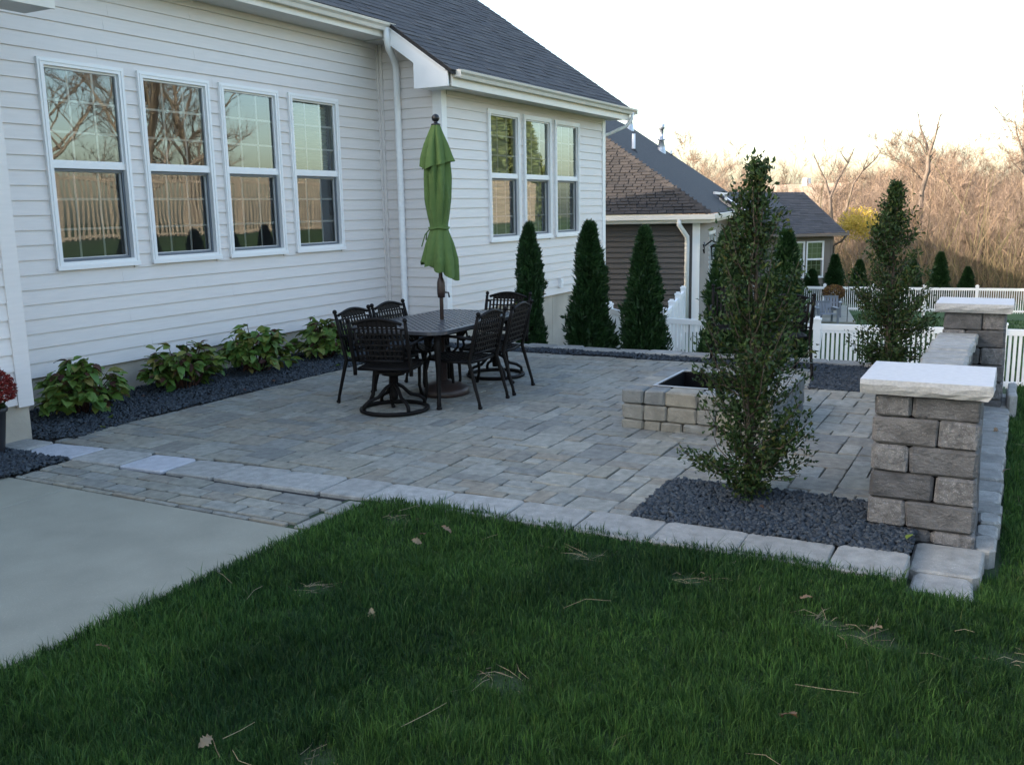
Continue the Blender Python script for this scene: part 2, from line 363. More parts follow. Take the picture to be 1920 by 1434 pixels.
siding_wall(house, 'y', XN, YE + .02, YA - .001, ZS, 3.63, [], M['siding']); siding_wall(house, 'y', XN, 7.14, YA - .001, 3.632, 3.87, [], M['siding'], zs=3.632)
siding_wall(house, 'x', YE, XN + .02, XE - .02, ZS, 3.27, ops(EW), M['siding'])
# the sides one hardly sees, closing the body of the house
b = MB()
b.prism([(YE + .1, -1.4), (18, -1.4), (18, 3.4), (RIDGE_Y, rz(RIDGE_Y) - .12), (YE + .1, 3.45)], 'x', XE - .1, XE)
b.box((-14, 17.9, -.2), (XE - .1, 18, 3.4)); b.prism([(YB + .1, -.2), (17.9, -.2), (17.9, 3.4), (RIDGE_Y, rz(RIDGE_Y) - .12), (YB + .1, 3.4)], 'x', -14, -13.9)
b.box((4.5, YB + .1, ZS), (4.6, YA, 3.9))
b.build('side_wall', M['siding'], house, fix=True)
# foundation
b = MB()
b.box((-14, YB + .02, -.3), (4.60, YB + .22, ZS)); b.box((4.4, YB + .22, -.3), (4.60, YA + .03, ZS)); b.box((4.6, YA + .03, -.3), (XN + .03, YA + .23, ZS))
b.box((XN + .03, YE + .03, -.6), (XN + .23, YA + .23, ZS))
xj = [XN + .23, 13.1, 14.15, 15.2, XE - .02]
for i in range(4): b.box((xj[i] + (.004 if i else 0), YE + .03, -1.6), (xj[i + 1] - .004, YE + .23, ZS))
b.build('foundation', M['found'], house)
# corner posts and the inner corner trim
def post(*boxes, name='corner_post', m='trim'):
    b = MB()
    for p, q in boxes: b.box(p, q)
    return b.build(name, M[m], house)
post(((4.49, YB - .026, ZS - .02), (4.617, YB - .002, 3.24)), ((4.595, YB - .002, ZS - .02), (4.617, YB + .1, 3.24)), m='siding')
post(((XN - .024, YE + .005, ZS - .01), (XN - .001, YE + .115, 3.26)), ((XN - .024, YE - .024, ZS - .01), (XN + .10, YE + .004, 3.26)))
post(((XE - .11, YE - .024, ZS - .01), (XE + .02, YE - .001, 3.26)), ((XE - .001, YE - .0005, ZS - .3), (XE + .02, YE + .11, 3.26)))
post(((XN - .062, YA - .034, ZS), (XN - .02, YA - .001, 3.88)), ((XN - .034, YA - .075, ZS), (XN - .001, YA - .035, 3.88)), name='corner_trim', m='siding')
# frieze boards under the soffits
b = MB(); b.box((4.95, YA - .03, 3.80), (XN - .07, YA - .002, 3.868)); b.box((XN + .11, YE - .03, 3.18), (XE - .12, YE - .017, 3.235)); b.build('frieze', M['siding'], house)

def window(axis_c, a, b, blind=None, wavy=True, parent=house, z0=None, z1=None):
    c = axis_c; z0 = WZ[0] if z0 is None else z0; z1 = WZ[1] if z1 is None else z1; tw = .062; mb = MB()
    def fr(mb, x0, x1, p, q, wd, y0, y1):            # mitred look: four butted bars
        mb.box((x0, y0, p), (x0 + wd, y1, q)); mb.box((x1 - wd, y0, p), (x1, y1, q)); mb.box((x0 + wd, y0, q - wd), (x1 - wd, y1, q)); mb.box((x0 + wd, y0, p), (x1 - wd, y1, p + wd))
    fr(mb, a, b, z0, z1, tw, c - .040, c + .06)
    mb.box((a - .004, c - .050, z0 - .012), (b + .004, c - .041, z0 + .03)); fr(mb, a + tw * .35, b - tw * .35, z0 + tw * .35, z1 - tw * .35, .012, c - .046, c - .0405)
    wn = mb.build('window', M['trim'], parent); ia, ib, iz0, iz1 = a + tw, b - tw, z0 + tw, z1 - tw; zm = (z0 + z1) / 2 + .005
    u = MB(); fr(u, ia + .002, ib - .002, zm + .026, iz1 - .002, .018, c - .012, c + .03); u.box((ia + .002, c - .020, zm - .028), (ib - .002, c + .03, zm + .025)); u.build('upper_sash', M['trim'], wn)
    l = MB(); fr(l, ia + .003, ib - .003, iz0 + .003, zm - .030, .030, c + .032, c + .062); l.build('lower_sash', M['trim'], wn)
    s = MB(); fr(s, ia + .004, ib - .004, iz0 + .004, zm - .031, .022, c + .006, c + .018); s.build('screen_frame', M['resin'], wn)
    s = MB(); s.add([(ia + .02, c + .012, iz0 + .02), (ib - .02, c + .012, iz0 + .02), (ib - .02, c + .012, zm - .04), (ia + .02, c + .012, zm - .04)], [(0, 1, 2, 3)]); s.build('screen', M['screen'], wn)
    g = M['glass2' if wavy else 'glass']
    for yy, p, q in ((c + .008, zm + .02, iz1 - .01), (c + .044, iz0 + .02, zm - .03)):
        pn = MB(); pn.add([(ia + .01, yy, p), (ib - .01, yy, p), (ib - .01, yy, q), (ia + .01, yy, q)], [(0, 1, 2, 3)]); pn.build('pane', g, wn)
        gr = MB(); h = q - p; ww = ib - ia
        for k in (1, 2):
            gr.box((ia + ww * k / 3 - .011, yy + .006, p), (ia + ww * k / 3 + .011, yy + .012, q))
            gr.box((ia + .02, yy + .0125, p + h * k / 3 - .011), (ib - .02, yy + .017, p + h * k / 3 + .011))
        gr.build('muntin_grid', M['trim'], wn)
    if blind:
        bl = MB(); p = zm - .02 if blind == 'half' else iz0 + .02; n = 44
        pts = []; fs = []
        for k in range(n + 1):
            z = p + (iz1 - p) * k / n; y = c + .13 + (.008 if k % 2 else -.008); pts += [(ia, y, z), (ib, y, z)]
        for k in range(n): fs.append((2 * k, 2 * k + 1, 2 * k + 3, 2 * k + 2))
        bl.add(pts, fs); bl.build('window_shade', M['blind'], wn)
    return wn
for k, (a, b_) in enumerate(AW): window(YA, a, b_, blind='half' if k == 3 else None)
for a, b_ in EW: window(YE, a, b_, blind='full')
# rooms behind the glass
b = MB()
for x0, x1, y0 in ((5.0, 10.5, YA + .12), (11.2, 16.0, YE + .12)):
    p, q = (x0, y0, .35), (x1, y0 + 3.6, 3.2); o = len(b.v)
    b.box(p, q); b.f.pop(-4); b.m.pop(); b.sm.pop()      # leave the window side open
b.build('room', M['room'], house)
# a table and lamp like furniture mass inside is not visible in the photo and is left out

# roof body
def slope(mb, x0, x1, y0, t=.05): mb.prism([(y0, rz(y0) - t), (y0, rz(y0)), (RIDGE_Y, rz(RIDGE_Y)), (RIDGE_Y, rz(RIDGE_Y) - t)], 'x', x0, x1)
b = MB(); slope(b, -14.3, 4.95, 6.40); slope(b, 4.951, 10.415, 7.30); slope(b, 10.416, 16.66, 6.36)  # left length out of view extended so its shadow covers the near lawn
b.prism([(RIDGE_Y + .001, rz(RIDGE_Y)), (18.4, rz(RIDGE_Y) - SL * 5.9), (18.4, rz(RIDGE_Y) - SL * 5.9 - .05), (RIDGE_Y + .001, rz(RIDGE_Y) - .05)], 'x', -14.3, 16.66)
roof = b.build('roof', M['rooffelt'], house, fix=True)
CS, SN = 1 / math.hypot(1, SL), SL / math.hypot(1, SL)
def shingle_field(origin, ex, es, en, u_of_s, s_max, expo, w_rng, keep=300, thick=.009, rows0=0.):
    """list of shingles (u0,u1,s0,tilt) on a plane; returns arrays"""
    out = []; s = rows0; r = 0
    while s < s_max:
        u0, u1 = u_of_s(s)
        u = u0 - random.random() * w_rng[1]
        while u < u1:
            wdt = random.uniform(*w_rng); a, b = max(u, u0), min(u + wdt - (.024 if thick > .03 else .006), u1)
            if b - a > .03: out.append((a, b, s + random.uniform(-.003, .003), thick * random.choice((.55, .7, 1, 1.25))))
            u += wdt
        s += expo; r += 1
    return out
def lay_shingles(parent, mname, items, origin, ex, es, en, expo, keep=300):
    origin, ex, es, en = [np.asarray(q, float) for q in (origin, ex, es, en)]
    A = np.array(items); cen = origin + ex * (A[:, :1] + A[:, 1:2]) / 2 + es * (A[:, 2:3] + expo / 2); pp = pix(cen)
    ar = (A[:, 1] - A[:, 0]) / np.maximum(pp[:, 2], .5) ** 2
    vis = (pp[:, 0] > -40) & (pp[:, 0] < 1960) & (pp[:, 1] > -40) & (pp[:, 1] < 1470) & (pp[:, 2] > 0)
    order = np.argsort(-(ar * vis)); first = set(order[:keep].tolist())
    L = expo * 1.22
    def verts(a, b, s, t):
        P = lambda u, ss, h: origin + ex * u + es * ss + en * h
        return [P(a, s, .001), P(b, s, .001), P(b, s, t + .004), P(a, s, t + .004), P(a, s + L, .0012), P(b, s + L, .0012), P(b, s + L, .004), P(a, s + L, .004)]
    FC = [(0, 1, 2, 3), (3, 2, 6, 7), (0, 3, 7, 4), (1, 5, 6, 2)]
    me = {}
    for t in (.55, .7, 1, 1.25):                          # shared unit shingles, one per thickness
        pass
    rot = Matrix(((ex[0], es[0], en[0]), (ex[1], es[1], en[1]), (ex[2], es[2], en[2]))).to_4x4()
    base = Vector(wloc(parent)); rest = MB()
    for i, (a, b, s, t) in enumerate(items):
        if i in first:
            key = round(t, 4)
            if key not in me:
                mb = MB(); mb.add([(-.5, 0, .001), (.5, 0, .001), (.5, 0, t + .004), (-.5, 0, t + .004), (-.5, L, .0012), (.5, L, .0012), (.5, L, .004), (-.5, L, .004)], FC); me[key] = mb.mesh('shingle', M[mname])
            o = bpy.data.objects.new('shingle', me[key]); COL.objects.link(o); o.parent = parent
            p = origin + ex * (a + b) / 2 + es * s
            o.matrix_local = Matrix.Translation(Vector(p) - base) @ rot @ Matrix.Diagonal((b - a, 1, 1, 1))
        else: rest.add(verts(a, b, s, t), FC)
    if rest.v: rest.build('shingles', M[mname], parent, kind='stuff')
items = shingle_field(None, None, None, None, lambda s: (10.40, 16.67), 5.0, .143, (.16, .40))
items += [(a, b, s, t) for a, b, s, t in shingle_field(None, None, None, None, lambda s: (6.5, 10.40), 3.4, .143, (.16, .40), rows0=.143 * 8)]
lay_shingles(roof, 'shingle', items, (0, 6.35, rz(6.35)), (1, 0, 0), (0, CS, SN), (0, -SN, CS), .143)
# eaves: gutters, fascia, soffits, rake
def gutter(x0, x1, y, z):                                  # K-profile, top lip at z, back at y
    b = MB(); pr = [(y, z), (y, z - .095), (y - .062, z - .095), (y - .078, z - .055), (y - .110, z - .030), (y - .118, z - .002), (y - .104, z + .002), (y - .104, z - .006), (y - .096, z - .026), (y - .068, z - .05), (y - .056, z - .085), (y - .008, z - .085), (y - .008, z)]
    n = len(pr); vs_ = [(x0, *p) for p in pr] + [(x1, *p) for p in pr]
    b.add(vs_, [(i, (i + 1) % n, (i + 1) % n + n, i + n) for i in range(n)])
    for xx in (x0, x1): b.box((xx - .003, y - .112, z - .09), (xx + .003, y - .002, z - .004))
    return b.build('gutter', M['gutter'], house, fix=True)
gutter(4.97, 10.52, 7.345, 4.035); gutter(10.53, 16.72, 6.40, 3.415); gutter(-14, 4.80, 6.43, 3.415)
b = MB()
b.box((4.96, 7.346, 3.87), (10.50, 7.366, 4.0)); b.box((10.50, 6.401, 3.215), (16.62, 6.425, 3.36)); b.box((-14, 6.432, 3.215), (4.95, 6.455, 3.36))
b.build('fascia', M['gutter'], house)
b = MB(); b.box((4.96, 7.367, 3.87), (10.46, YA - .002, 3.885)); b.box((10.50, 6.426, 3.236), (16.6, YE + .02, 3.25)); b.box((-14, 6.456, 3.215), (4.93, YB + .02, 3.23))
b.prism([(6.93, 3.555), (6.93, 3.57), (7.38, 3.872), (YA - .003, 3.872), (YA - .003, 3.858), (7.40, 3.858)], 'x', 10.472, XN - .002); b.build('soffit', M['soffit'], house)
b = MB(); b.prism([(6.425, 3.215), (6.425, 3.42), (7.40, 4.085), (7.40, 3.86), (6.93, 3.53), (6.93, 3.215)], 'x', 10.44, 10.47)
b.prism([(6.45, 3.40), (6.45, 3.44), (7.42, 4.122), (7.42, 4.08)], 'x', 10.418, 10.439)
b.build('rake_board', M['trim'], house, fix=True)
b = MB(); b.box((10.471, 6.47, 3.216), (XN - .03, YE + .1, 3.235)); b.box((10.471, 6.90, 3.2361), (XN - .001, 6.929, 3.55)); b.build('soffit_return', M['trim'], house); b = MB()
b.prism([(6.47, 3.45), (7.38, 4.09), (12.4, rz(12.4) - .08), (12.4, rz(12.4) - .25), (6.47, 3.25)], 'x', 16.60, 16.63)
b.build('rake_board', M['trim'], house, fix=True); b = MB(); b.prism([(6.456, 3.232), (6.456, 3.40), (6.76, 3.60), (6.76, 3.232)], 'x', 4.93, 4.95)
b.build('rake_board', M['trim'], house, fix=True)
def downspout(pts, r=.042):
    b = MB(); b.tube(pts, r, 8, flat=.72); return b.build('downspout', M['trim'], house)
downspout([(10.40, 7.29, 3.98), (10.40, 7.29, 3.84), (10.44, 7.30, 3.75), (10.62, 7.36, 3.66), (10.715, 7.39, 3.58), (10.74, 7.40, 3.48), (10.74, 7.405, .33), (10.72, 7.405, .22), (10.64, 7.40, .15)], .052)
downspout([(16.60, 6.34, 3.36), (16.60, 6.36, 3.24), (16.58, 6.44, 3.13), (16.46, 6.72, 3.00), (16.38, 6.86, 2.95), (16.365, 6.90, 2.88), (16.365, 6.90, -.6)])
# outlet cover on the far wall
b = MB(); p = at_y(1048, 530, YE); b.box((p[0] - .045, YE - .062, p[2] - .075), (p[0] + .045, YE - .012, p[2] + .075)); b.box((p[0] - .028, YE - .068, p[2] - .05), (p[0] + .028, YE - .0625, p[2] + .045)); b.build('outlet_cover', M['trim'], house)

# ================================================================ PATIO
def chamfer_block(mb, x0, x1, y0, y1, z0, z1, ch=.010, jit=.004, rnd=.016, m=0):
    """tumbled stone: octagonal outline, chamfered top edge, uneven corners (38 triangles)"""
    rj = lambda s=jit: random.uniform(-s, s)
    lx, ly = x1 - x0, y1 - y0; r = min(rnd, lx * .3, ly * .3)
    out = [(x0 + r, y0), (x1 - r, y0), (x1, y0 + r), (x1, y1 - r), (x1 - r, y1), (x0 + r, y1), (x0, y1 - r), (x0, y0 + r)]
    out = [(x + rj(), y + rj()) for x, y in out]; cx, cy = (x0 + x1) / 2, (y0 + y1) / 2
    n = 8; tilt = (rj(.012), rj(.012)) if max(lx, ly) < 1 else (0, 0)
    ins = [(cx + (x - cx) * (1 - 2 * ch / lx), cy + (y - cy) * (1 - 2 * ch / ly)) for x, y in out]
    vs_ = [(x, y, z0) for x, y in out] + [(x, y, z1 - ch * .8 + rj(.0015)) for x, y in out] + [(x, y, z1 + (x - cx) * tilt[0] + (y - cy) * tilt[1]) for x, y in ins]
    fs = [(i, (i + 1) % n, n + (i + 1) % n, n + i) for i in range(n)] + [(n + i, n + (i + 1) % n, 2 * n + (i + 1) % n, 2 * n + i) for i in range(n)] + [tuple(range(2 * n, 3 * n))]
    mb.add(vs_, fs, m)
b = MB(); b.prism([(3.815, 3.40), (4.34, 3.40), (4.46, .40), (5.16, .42), (5.16, .30), (10.52, .30), (10.52, YE + .05), (4.7, YE + .05), (4.5, YB), (3.815, YB)], 'z', -.14, -.020)
patio = b.build('patio', M['sand'], None, kind='structure', fix=True)
BX = [(6.6, 4.55), (6.3, 4.575), (5.93, 4.612), (5.08, 4.665), (4.69, 4.69), (4.2, 4.708), (3.8, 4.733), (2.9, 4.755), (2.0, 4.77), (.3, 4.775)]
def bx(y): return float(np.interp(-y, [-p[0] for p in BX], [p[1] for p in BX]))
MOD = .135
def pave():
    x0, y0 = 4.60, .62; nx, ny = 40, 44
    occ = np.zeros((nx, ny), bool); pcs = []
    cells = [(i, j) for j in range(ny) for i in range(nx)]
    rr = random.Random(11)
    # a repeating three size pattern, lightly shuffled
    for j in range(ny):
        for i in range(nx):
            if occ[i, j]: continue
            opts = [(2, 2, 2.2), (2, 1, 2.2), (1, 2, 2.6), (1, 1, 1.1)]
            ok = []
            for a, c, wgt in opts:
                if i + a <= nx and j + c <= ny and not occ[i:i + a, j:j + c].any(): ok.append((a, c, wgt))
            a, c, _ = rr.choices(ok, [o[2] for o in ok])[0]
            occ[i:i + a, j:j + c] = True; pcs.append((x0 + i * MOD, y0 + j * MOD, a, c))
    return pcs
walk = []
pieces = []
def y_bed(x): return 6.46 + .05 * math.sin(x * 2.1)
for x, y, a, c in pave():
    xa, xb, ya, yb = x, x + a * MOD, y, y + c * MOD
    xa = max(xa, bx((ya + yb) / 2) + .012); yb = min(yb, 6.50); xb = min(xb, 9.99)
    if xb - xa < .045 or yb - ya < .045: continue
    if xa < 5.555 and ya < 1.83 and ya > -.1:                 # gravel bed round the near tree
        if xb > 5.60: xa = 5.565
        elif yb > 1.90: ya = 1.835
        else: continue
    if 6.84 < xa and xb < 7.80 and 1.56 < ya and yb < 2.60: continue
    if xb > 8.96 + (ya - 1.6) * .0 and yb < 1.66:                # far gravel bed
        if xa < 8.90: xb = 8.93
        else: continue
    if xb - xa < .04 or yb - ya < .04: continue
    pieces.append((xa, xb, ya, yb))
# the walkway strip: four rows of stretchers beside the slab, a soldier at its end
y = 3.50; rows = [(3.822, 3.868), (3.872, 4.002), (4.006, 4.136), (4.14, 4.27)]
for k, (xa, xb) in enumerate(rows):
    y = 3.50 - (k % 2) * .14
    while y < 5.95:
        ya, yb = max(y, 3.46), min(y + .278, 5.86)
        xr = xb if k < 3 else min(xb, bx((ya + yb) / 2) - .345)
        if yb - ya > .05: pieces.append((xa, xr + (.03 if k == 3 and (ya + yb) / 2 < 4.9 else 0), ya, yb))
        y += .283
pieces += [(3.83, 4.09, 3.335, 3.455), (4.095, 4.35, 3.335, 3.455)]
g = .0034
P = np.array(pieces); cen = np.stack([(P[:, 0] + P[:, 1]) / 2, (P[:, 2] + P[:, 3]) / 2, np.zeros(len(P))], -1); pp = pix(cen)
area = (P[:, 1] - P[:, 0]) * (P[:, 3] - P[:, 2]) / pp[:, 2] ** 3 * (pp[:, 0] > -30) * (pp[:, 0] < 1950)
first = set(np.argsort(-area)[:300].tolist()); rest = MB(); cache = {}
for i, (xa, xb, ya, yb) in enumerate(pieces):
    z = random.uniform(-.004, .004)
    if i in first:
        lx, ly = round(xb - xa, 3), round(yb - ya, 3); key = (lx, ly, random.randrange(4))
        if key not in cache:
            mb = MB(); chamfer_block(mb, -lx / 2 + g, lx / 2 - g, -ly / 2 + g, ly / 2 - g, -.06, 0, .005, .0035, .012); cache[key] = mb.mesh('paver', M['paver'])
        o = bpy.data.objects.new('paver', cache[key]); COL.objects.link(o); o.parent = patio
        o.location = ((xa + xb) / 2, (ya + yb) / 2, z); o.rotation_euler = (random.uniform(-.008, .008), random.uniform(-.008, .008), random.choice((0, PI)))
    else: chamfer_block(rest, xa + g, xb - g, ya + g, yb - g, -.06 + z, z, .005, .0035, .012)
rest.build('pavers', M['paver'], patio, kind='stuff')
# border slabs following the gentle curve of the lawn edge
ends = [7.0, 6.43, 5.90, 5.43, 5.02, 4.60, 4.20, 3.74, 3.40, 2.94, 2.47, 2.04, 1.60, 1.16, .715, .37]
for i, (ya, yb) in enumerate(zip(ends[:-1], ends[1:])):
    xo = bx((ya + yb) / 2); wd = .315 if ya > 6.4 else .345; mb = MB(); l = ya - yb
    chamfer_block(mb, -wd / 2, wd / 2, -l / 2 + .0035, l / 2 - .0035, -.10, .004, .008, .007, .022)
    o = mb.build('border_slab', M['whiteslab' if i in (1, 3) else 'slab'], patio); sl_ = (bx(ya) - bx(yb)) / (ya - yb)
    o.location = (xo - wd / 2, (ya + yb) / 2, random.uniform(-.003, .004)); o.rotation_euler = (random.uniform(-.01, .01), random.uniform(-.01, .01), -math.atan(sl_))
# two slabs stepping down at the corner, and the sunken border along the lower lawn
def slab(x0, x1, y0, y1, z, m='slab', h=.14, name='border_slab'):
    mb = MB(); chamfer_block(mb, x0 - (x0 + x1) / 2, x1 - (x0 + x1) / 2, y0 - (y0 + y1) / 2, y1 - (y0 + y1) / 2, -h, 0, .012, .010, .03)
    o = mb.build(name, M[m], patio); o.location = ((x0 + x1) / 2, (y0 + y1) / 2, z); o.rotation_euler = (random.uniform(-.012, .012), random.uniform(-.012, .012), random.uniform(-.02, .02)); return o
slab(4.42, 4.71, .085, .36, -.055); slab(4.72, 5.13, .065, .38, -.045)
x = 5.15
while x < 9.6:
    l = random.uniform(.20, .27); slab(x, x + l - .008, .0, .115 + .04 * (x > 5.7) * 4, -.055 + random.uniform(-.006, .006), 'slab'); x += l
for k, (xa, xb) in enumerate(((8.95, 9.30), (9.31, 9.68))): slab(xa, xb, -.05, .02, .06 - k * .012, 'slab', .30)
# raised curb at the far edge
y = .95
while y < YE - .15:
    l = random.uniform(.36, .46); l = min(l, YE - .1 - y); slab(10.285, 10.525, y, y + l - .006, .03 + random.uniform(-.006, .006), 'slab', .22, 'curb_stone'); y += l

# concrete slab with a tooled joint and a slightly rounded rim
b = MB()
for ya, yb in ((3.335, 5.275), (5.285, 8.6)): chamfer_block(b, -9.0, 3.808, ya, yb, -.12, -.004, .006, 0, .004)
b.build('concrete_slab', M['concrete'], None, kind='structure')

# ---------------------------------------------------------------- gravel beds: loose stone chips
def in_poly(x, y, poly):
    x = np.asarray(x); y = np.asarray(y); c = np.zeros(x.shape, bool); n = len(poly)
    for i in range(n):
        (xa, ya), (xb, yb) = poly[i], poly[(i + 1) % n]
        if ya == yb: continue
        c ^= ((ya > y) != (yb > y)) & (x < (xb - xa) * (y - ya) / (yb - ya) + xa)
    return c
BEDS = [[(4.60, 6.62), (4.72, 6.40), (5.0, 6.46), (5.6, 6.50), (6.4, 6.50), (7.4, 6.50), (8.4, 6.50), (10.0, 6.50), (10.0, .9), (10.285, .9), (10.285, YE), (XN, YE), (XN, YA), (4.62, YA)],
        [(4.772, .385), (5.145, .385), (5.145, .63), (5.56, .63), (5.565, 1.83), (4.765, 1.83)],
        [(8.90, .62), (10.285, .62), (10.285, 1.90), (10.0, 1.80), (8.93, 1.665)],
        [(3.60, 5.87), (4.27, 5.87), (4.26, 6.72), (3.60, 6.72)]]
def chips(n_per, size=(.009, .030)):
    cs = []
    for poly, n in zip(BEDS, n_per):
        P = np.array(poly); lo, hi = P.min(0), P.max(0); q = RNG.random((n, 2)) * (hi - lo) + lo
        cs.append(q[in_poly(q[:, 0], q[:, 1], poly)])
    q = np.concatenate(cs); n = len(q)
    cube = np.array([(-1, -1, -1), (1, -1, -1), (1, 1, -1), (-1, 1, -1), (-1, -1, 1), (1, -1, 1), (1, 1, 1), (-1, 1, 1)], float) * .5
    fc = np.array([(3, 2, 1, 0), (4, 5, 6, 7), (0, 1, 5, 4), (1, 2, 6, 5), (2, 3, 7, 6), (3, 0, 4, 7)])
    V = cube[None] * (1 + RNG.uniform(-.35, .35, (n, 8, 3))); s = RNG.uniform(*size, (n, 1, 1)) * np.array([1.15, .8, .5])[None, None] * RNG.uniform(.75, 1.25, (n, 1, 3)); V = V * s
    a, t, r = RNG.uniform(0, 6.28, n), RNG.normal(0, .45, n), RNG.normal(0, .45, n)
    ca, sa = np.cos(a)[:, None], np.sin(a)[:, None]; ct, st = np.cos(t)[:, None], np.sin(t)[:, None]; cr, sr = np.cos(r)[:, None], np.sin(r)[:, None]
    x, y, z = V[..., 0], V[..., 1], V[..., 2]
    y, z = y * ct - z * st, y * st + z * ct; x, z = x * cr + z * sr, -x * sr + z * cr; x, y = x * ca - y * sa, x * sa + y * ca
    h = -.004 + .020 * vnoise(q[:, 0] * 3, q[:, 1] * 3) + RNG.uniform(-.006, .010, n)
    V = np.stack([x + q[:, :1], y + q[:, 1:], z + h[:, None]], -1).reshape(-1, 3); F = (fc[None] + (np.arange(n) * 8)[:, None, None]).reshape(-1, 4)
    raw_obj('gravel', V, F, M['gravel'], kind='stuff')
chips((17500 * 5, 7000, 6500, 2200))
b = MB()
for i, poly in enumerate(BEDS): b.add([(x, y, -.012) for x, y in poly], [tuple(range(len(poly)))])
b.build('gravel_base', M['soil'], None, kind='structure')

# ================================================================ STONE PILLARS, SEAT WALL, FIRE PIT
def block(parent, x0, x1, y0, y1, z0, z1, m, ch=.012, jit=.006, name='stone', gap=.003):
    """split faced wall stone: every face slightly bulged and knocked about at its edges (44 quads' worth kept to 3 rings)"""
    lx, ly, lz = x1 - x0, y1 - y0, z1 - z0; cx, cy, cz = (x0 + x1) / 2, (y0 + y1) / 2, (z0 + z1) / 2
    hx, hy, hz = lx / 2 - gap, ly / 2 - gap, lz / 2 - gap * .6; rj = lambda s=jit: random.uniform(-s, s); vs_ = []
    for sx in (-1, 1):
        for sy in (-1, 1):
            for sz in (-1, 1):
                c = ch * random.uniform(.6, 1.5)
                vs_ += [(sx * (hx + rj() * .6), sy * (hy - c + rj() * .5), sz * (hz - c * .8)), (sx * (hx - c + rj() * .5), sy * (hy + rj() * .6), sz * (hz - c * .8)), (sx * (hx - c), sy * (hy - c), sz * (hz + rj() * .25))]
    I = lambda sx, sy, sz, k: ((sx * 2 + sy) * 2 + sz) * 3 + k
    fs = []
    for s in (0, 1):
        fs += [(I(s, 0, 0, 0), I(s, 1, 0, 0), I(s, 1, 1, 0), I(s, 0, 1, 0)), (I(0, s, 0, 1), I(1, s, 0, 1), I(1, s, 1, 1), I(0, s, 1, 1)), (I(0, 0, s, 2), I(1, 0, s, 2), I(1, 1, s, 2), I(0, 1, s, 2))]
        for t in (0, 1):
            fs += [(I(s, t, 0, 0), I(s, t, 1, 0), I(s, t, 1, 1), I(s, t, 0, 1)), (I(s, 0, t, 0), I(s, 1, t, 0), I(s, 1, t, 2), I(s, 0, t, 2)), (I(0, s, t, 1), I(1, s, t, 1), I(1, s, t, 2), I(0, s, t, 2))]
    for sx in (0, 1):
        for sy in (0, 1):
            for sz in (0, 1): fs.append((I(sx, sy, sz, 0), I(sx, sy, sz, 1), I(sx, sy, sz, 2)))
    mb = MB(); mb.add(vs_, fs); me = mb.mesh(name, M[m])
    import bmesh
    bm = bmesh.new(); bm.from_mesh(me); bmesh.ops.recalc_face_normals(bm, faces=bm.faces); bm.to_mesh(me); bm.free()
    o = bpy.data.objects.new(name, me); COL.objects.link(o); o.parent = parent
    o.location = Vector((cx, cy, cz)) - wloc(parent); return o
def cap_stone(parent, x0, x1, y0, y1, z0, z1):
    """limestone slab: sawn top, rock faced edges (facets pushed in and out)"""
    mb = MB(); n = 9; rows = 3; ring = []
    per = [(x0 + (x1 - x0) * k / n, y0, 0, -1) for k in range(n)] + [(x1, y0 + (y1 - y0) * k / n, 1, 0) for k in range(n)] + [(x1 - (x1 - x0) * k / n, y1, 0, 1) for k in range(n)] + [(x0, y1 - (y1 - y0) * k / n, -1, 0) for k in range(n)]
    k = len(per); vs_ = []
    for r in range(rows + 1):
        t = r / rows
        for x, y, ax, ay in per:
            d = (0 if r == rows else random.uniform(-.003, .007)) - (.016 * (1 - t) ** 2 if r < rows else 0) + (.006 if 0 < r < rows else 0)
            vs_.append((x + ax * d, y + ay * d, z0 + (z1 - z0) * t + (random.uniform(-.006, .006) if 0 < r < rows else 0)))
    fs = [(r * k + i, r * k + (i + 1) % k, (r + 1) * k + (i + 1) % k, (r + 1) * k + i) for r in range(rows) for i in range(k)]
    mb.add(vs_, fs, 1); mb.add(vs_[rows * k:], [tuple(range(k))], 0); mb.add(vs_[:k], [tuple(range(k))[::-1]], 1)
    return mb.build('cap_stone', [M['limestone'], M['rockface']], parent)
def pillar(x0, y0, label, cw, zb, courses, ztop, overhang=(.055, .065)):
    t = thing('stone_pillar', label, 'pillar', (x0 + .25, y0 + .25, zb), 0, 'stone pillars of the seat wall')
    core = MB(); core.box((x0 + .03, y0 + .03, zb), (x0 + cw - .03, y0 + cw - .03, ztop - .085)); core.build('core', M['soot'], t)
    z = zb; hs = courses
    for k, h in enumerate(hs):
        dd = .012 * (len(hs) - 1 - k) / len(hs); s = .19 if k % 2 else .295; xa, ya, xb, yb = x0 - dd, y0 - dd, x0 + cw + dd, y0 + cw + dd
        s = cw * (.37 if k % 2 else .63); d = cw * .37
        # front course: two stones, sides and back filled in
        block(t, xa, xa + d, ya, yb - s, z, z + h, 'pillar' if not k % 2 == 0 else 'pillarlight', .014, .008); block(t, xa, xa + d, yb - s, yb, z, z + h, 'pillarlight' if k % 2 else 'pillar', .014, .008)
        block(t, xa + d, xb, ya, ya + d, z, z + h, 'pillar'); block(t, xa + d, xb, yb - d, yb, z, z + h, 'pillar'); block(t, xb - d, xb, ya + d, yb - d, z, z + h, 'pillar')
        z += h
    cap_stone(t, x0 - overhang[0], x0 + cw + overhang[0], y0 - .045, y0 + cw + overhang[1], z + .002, ztop)
    return t
pillar(5.145, .118, 'near stone pillar of rough grey brown blocks under a white limestone cap, beside the gravel bed', .505, -.06, [.075, .146, .146, .146, .146, .123], .802)
pillar(8.985, .066, 'far stone pillar of dark blocks under a white limestone cap, at the end of the seat wall', .49, -.20, [.067, .13, .15, .15, .15, .15, .15], .827)
sw = thing('seat_wall', 'low stone seat wall topped with grey blocks running between the two capped pillars', 'wall', (7.3, .44, -.06))
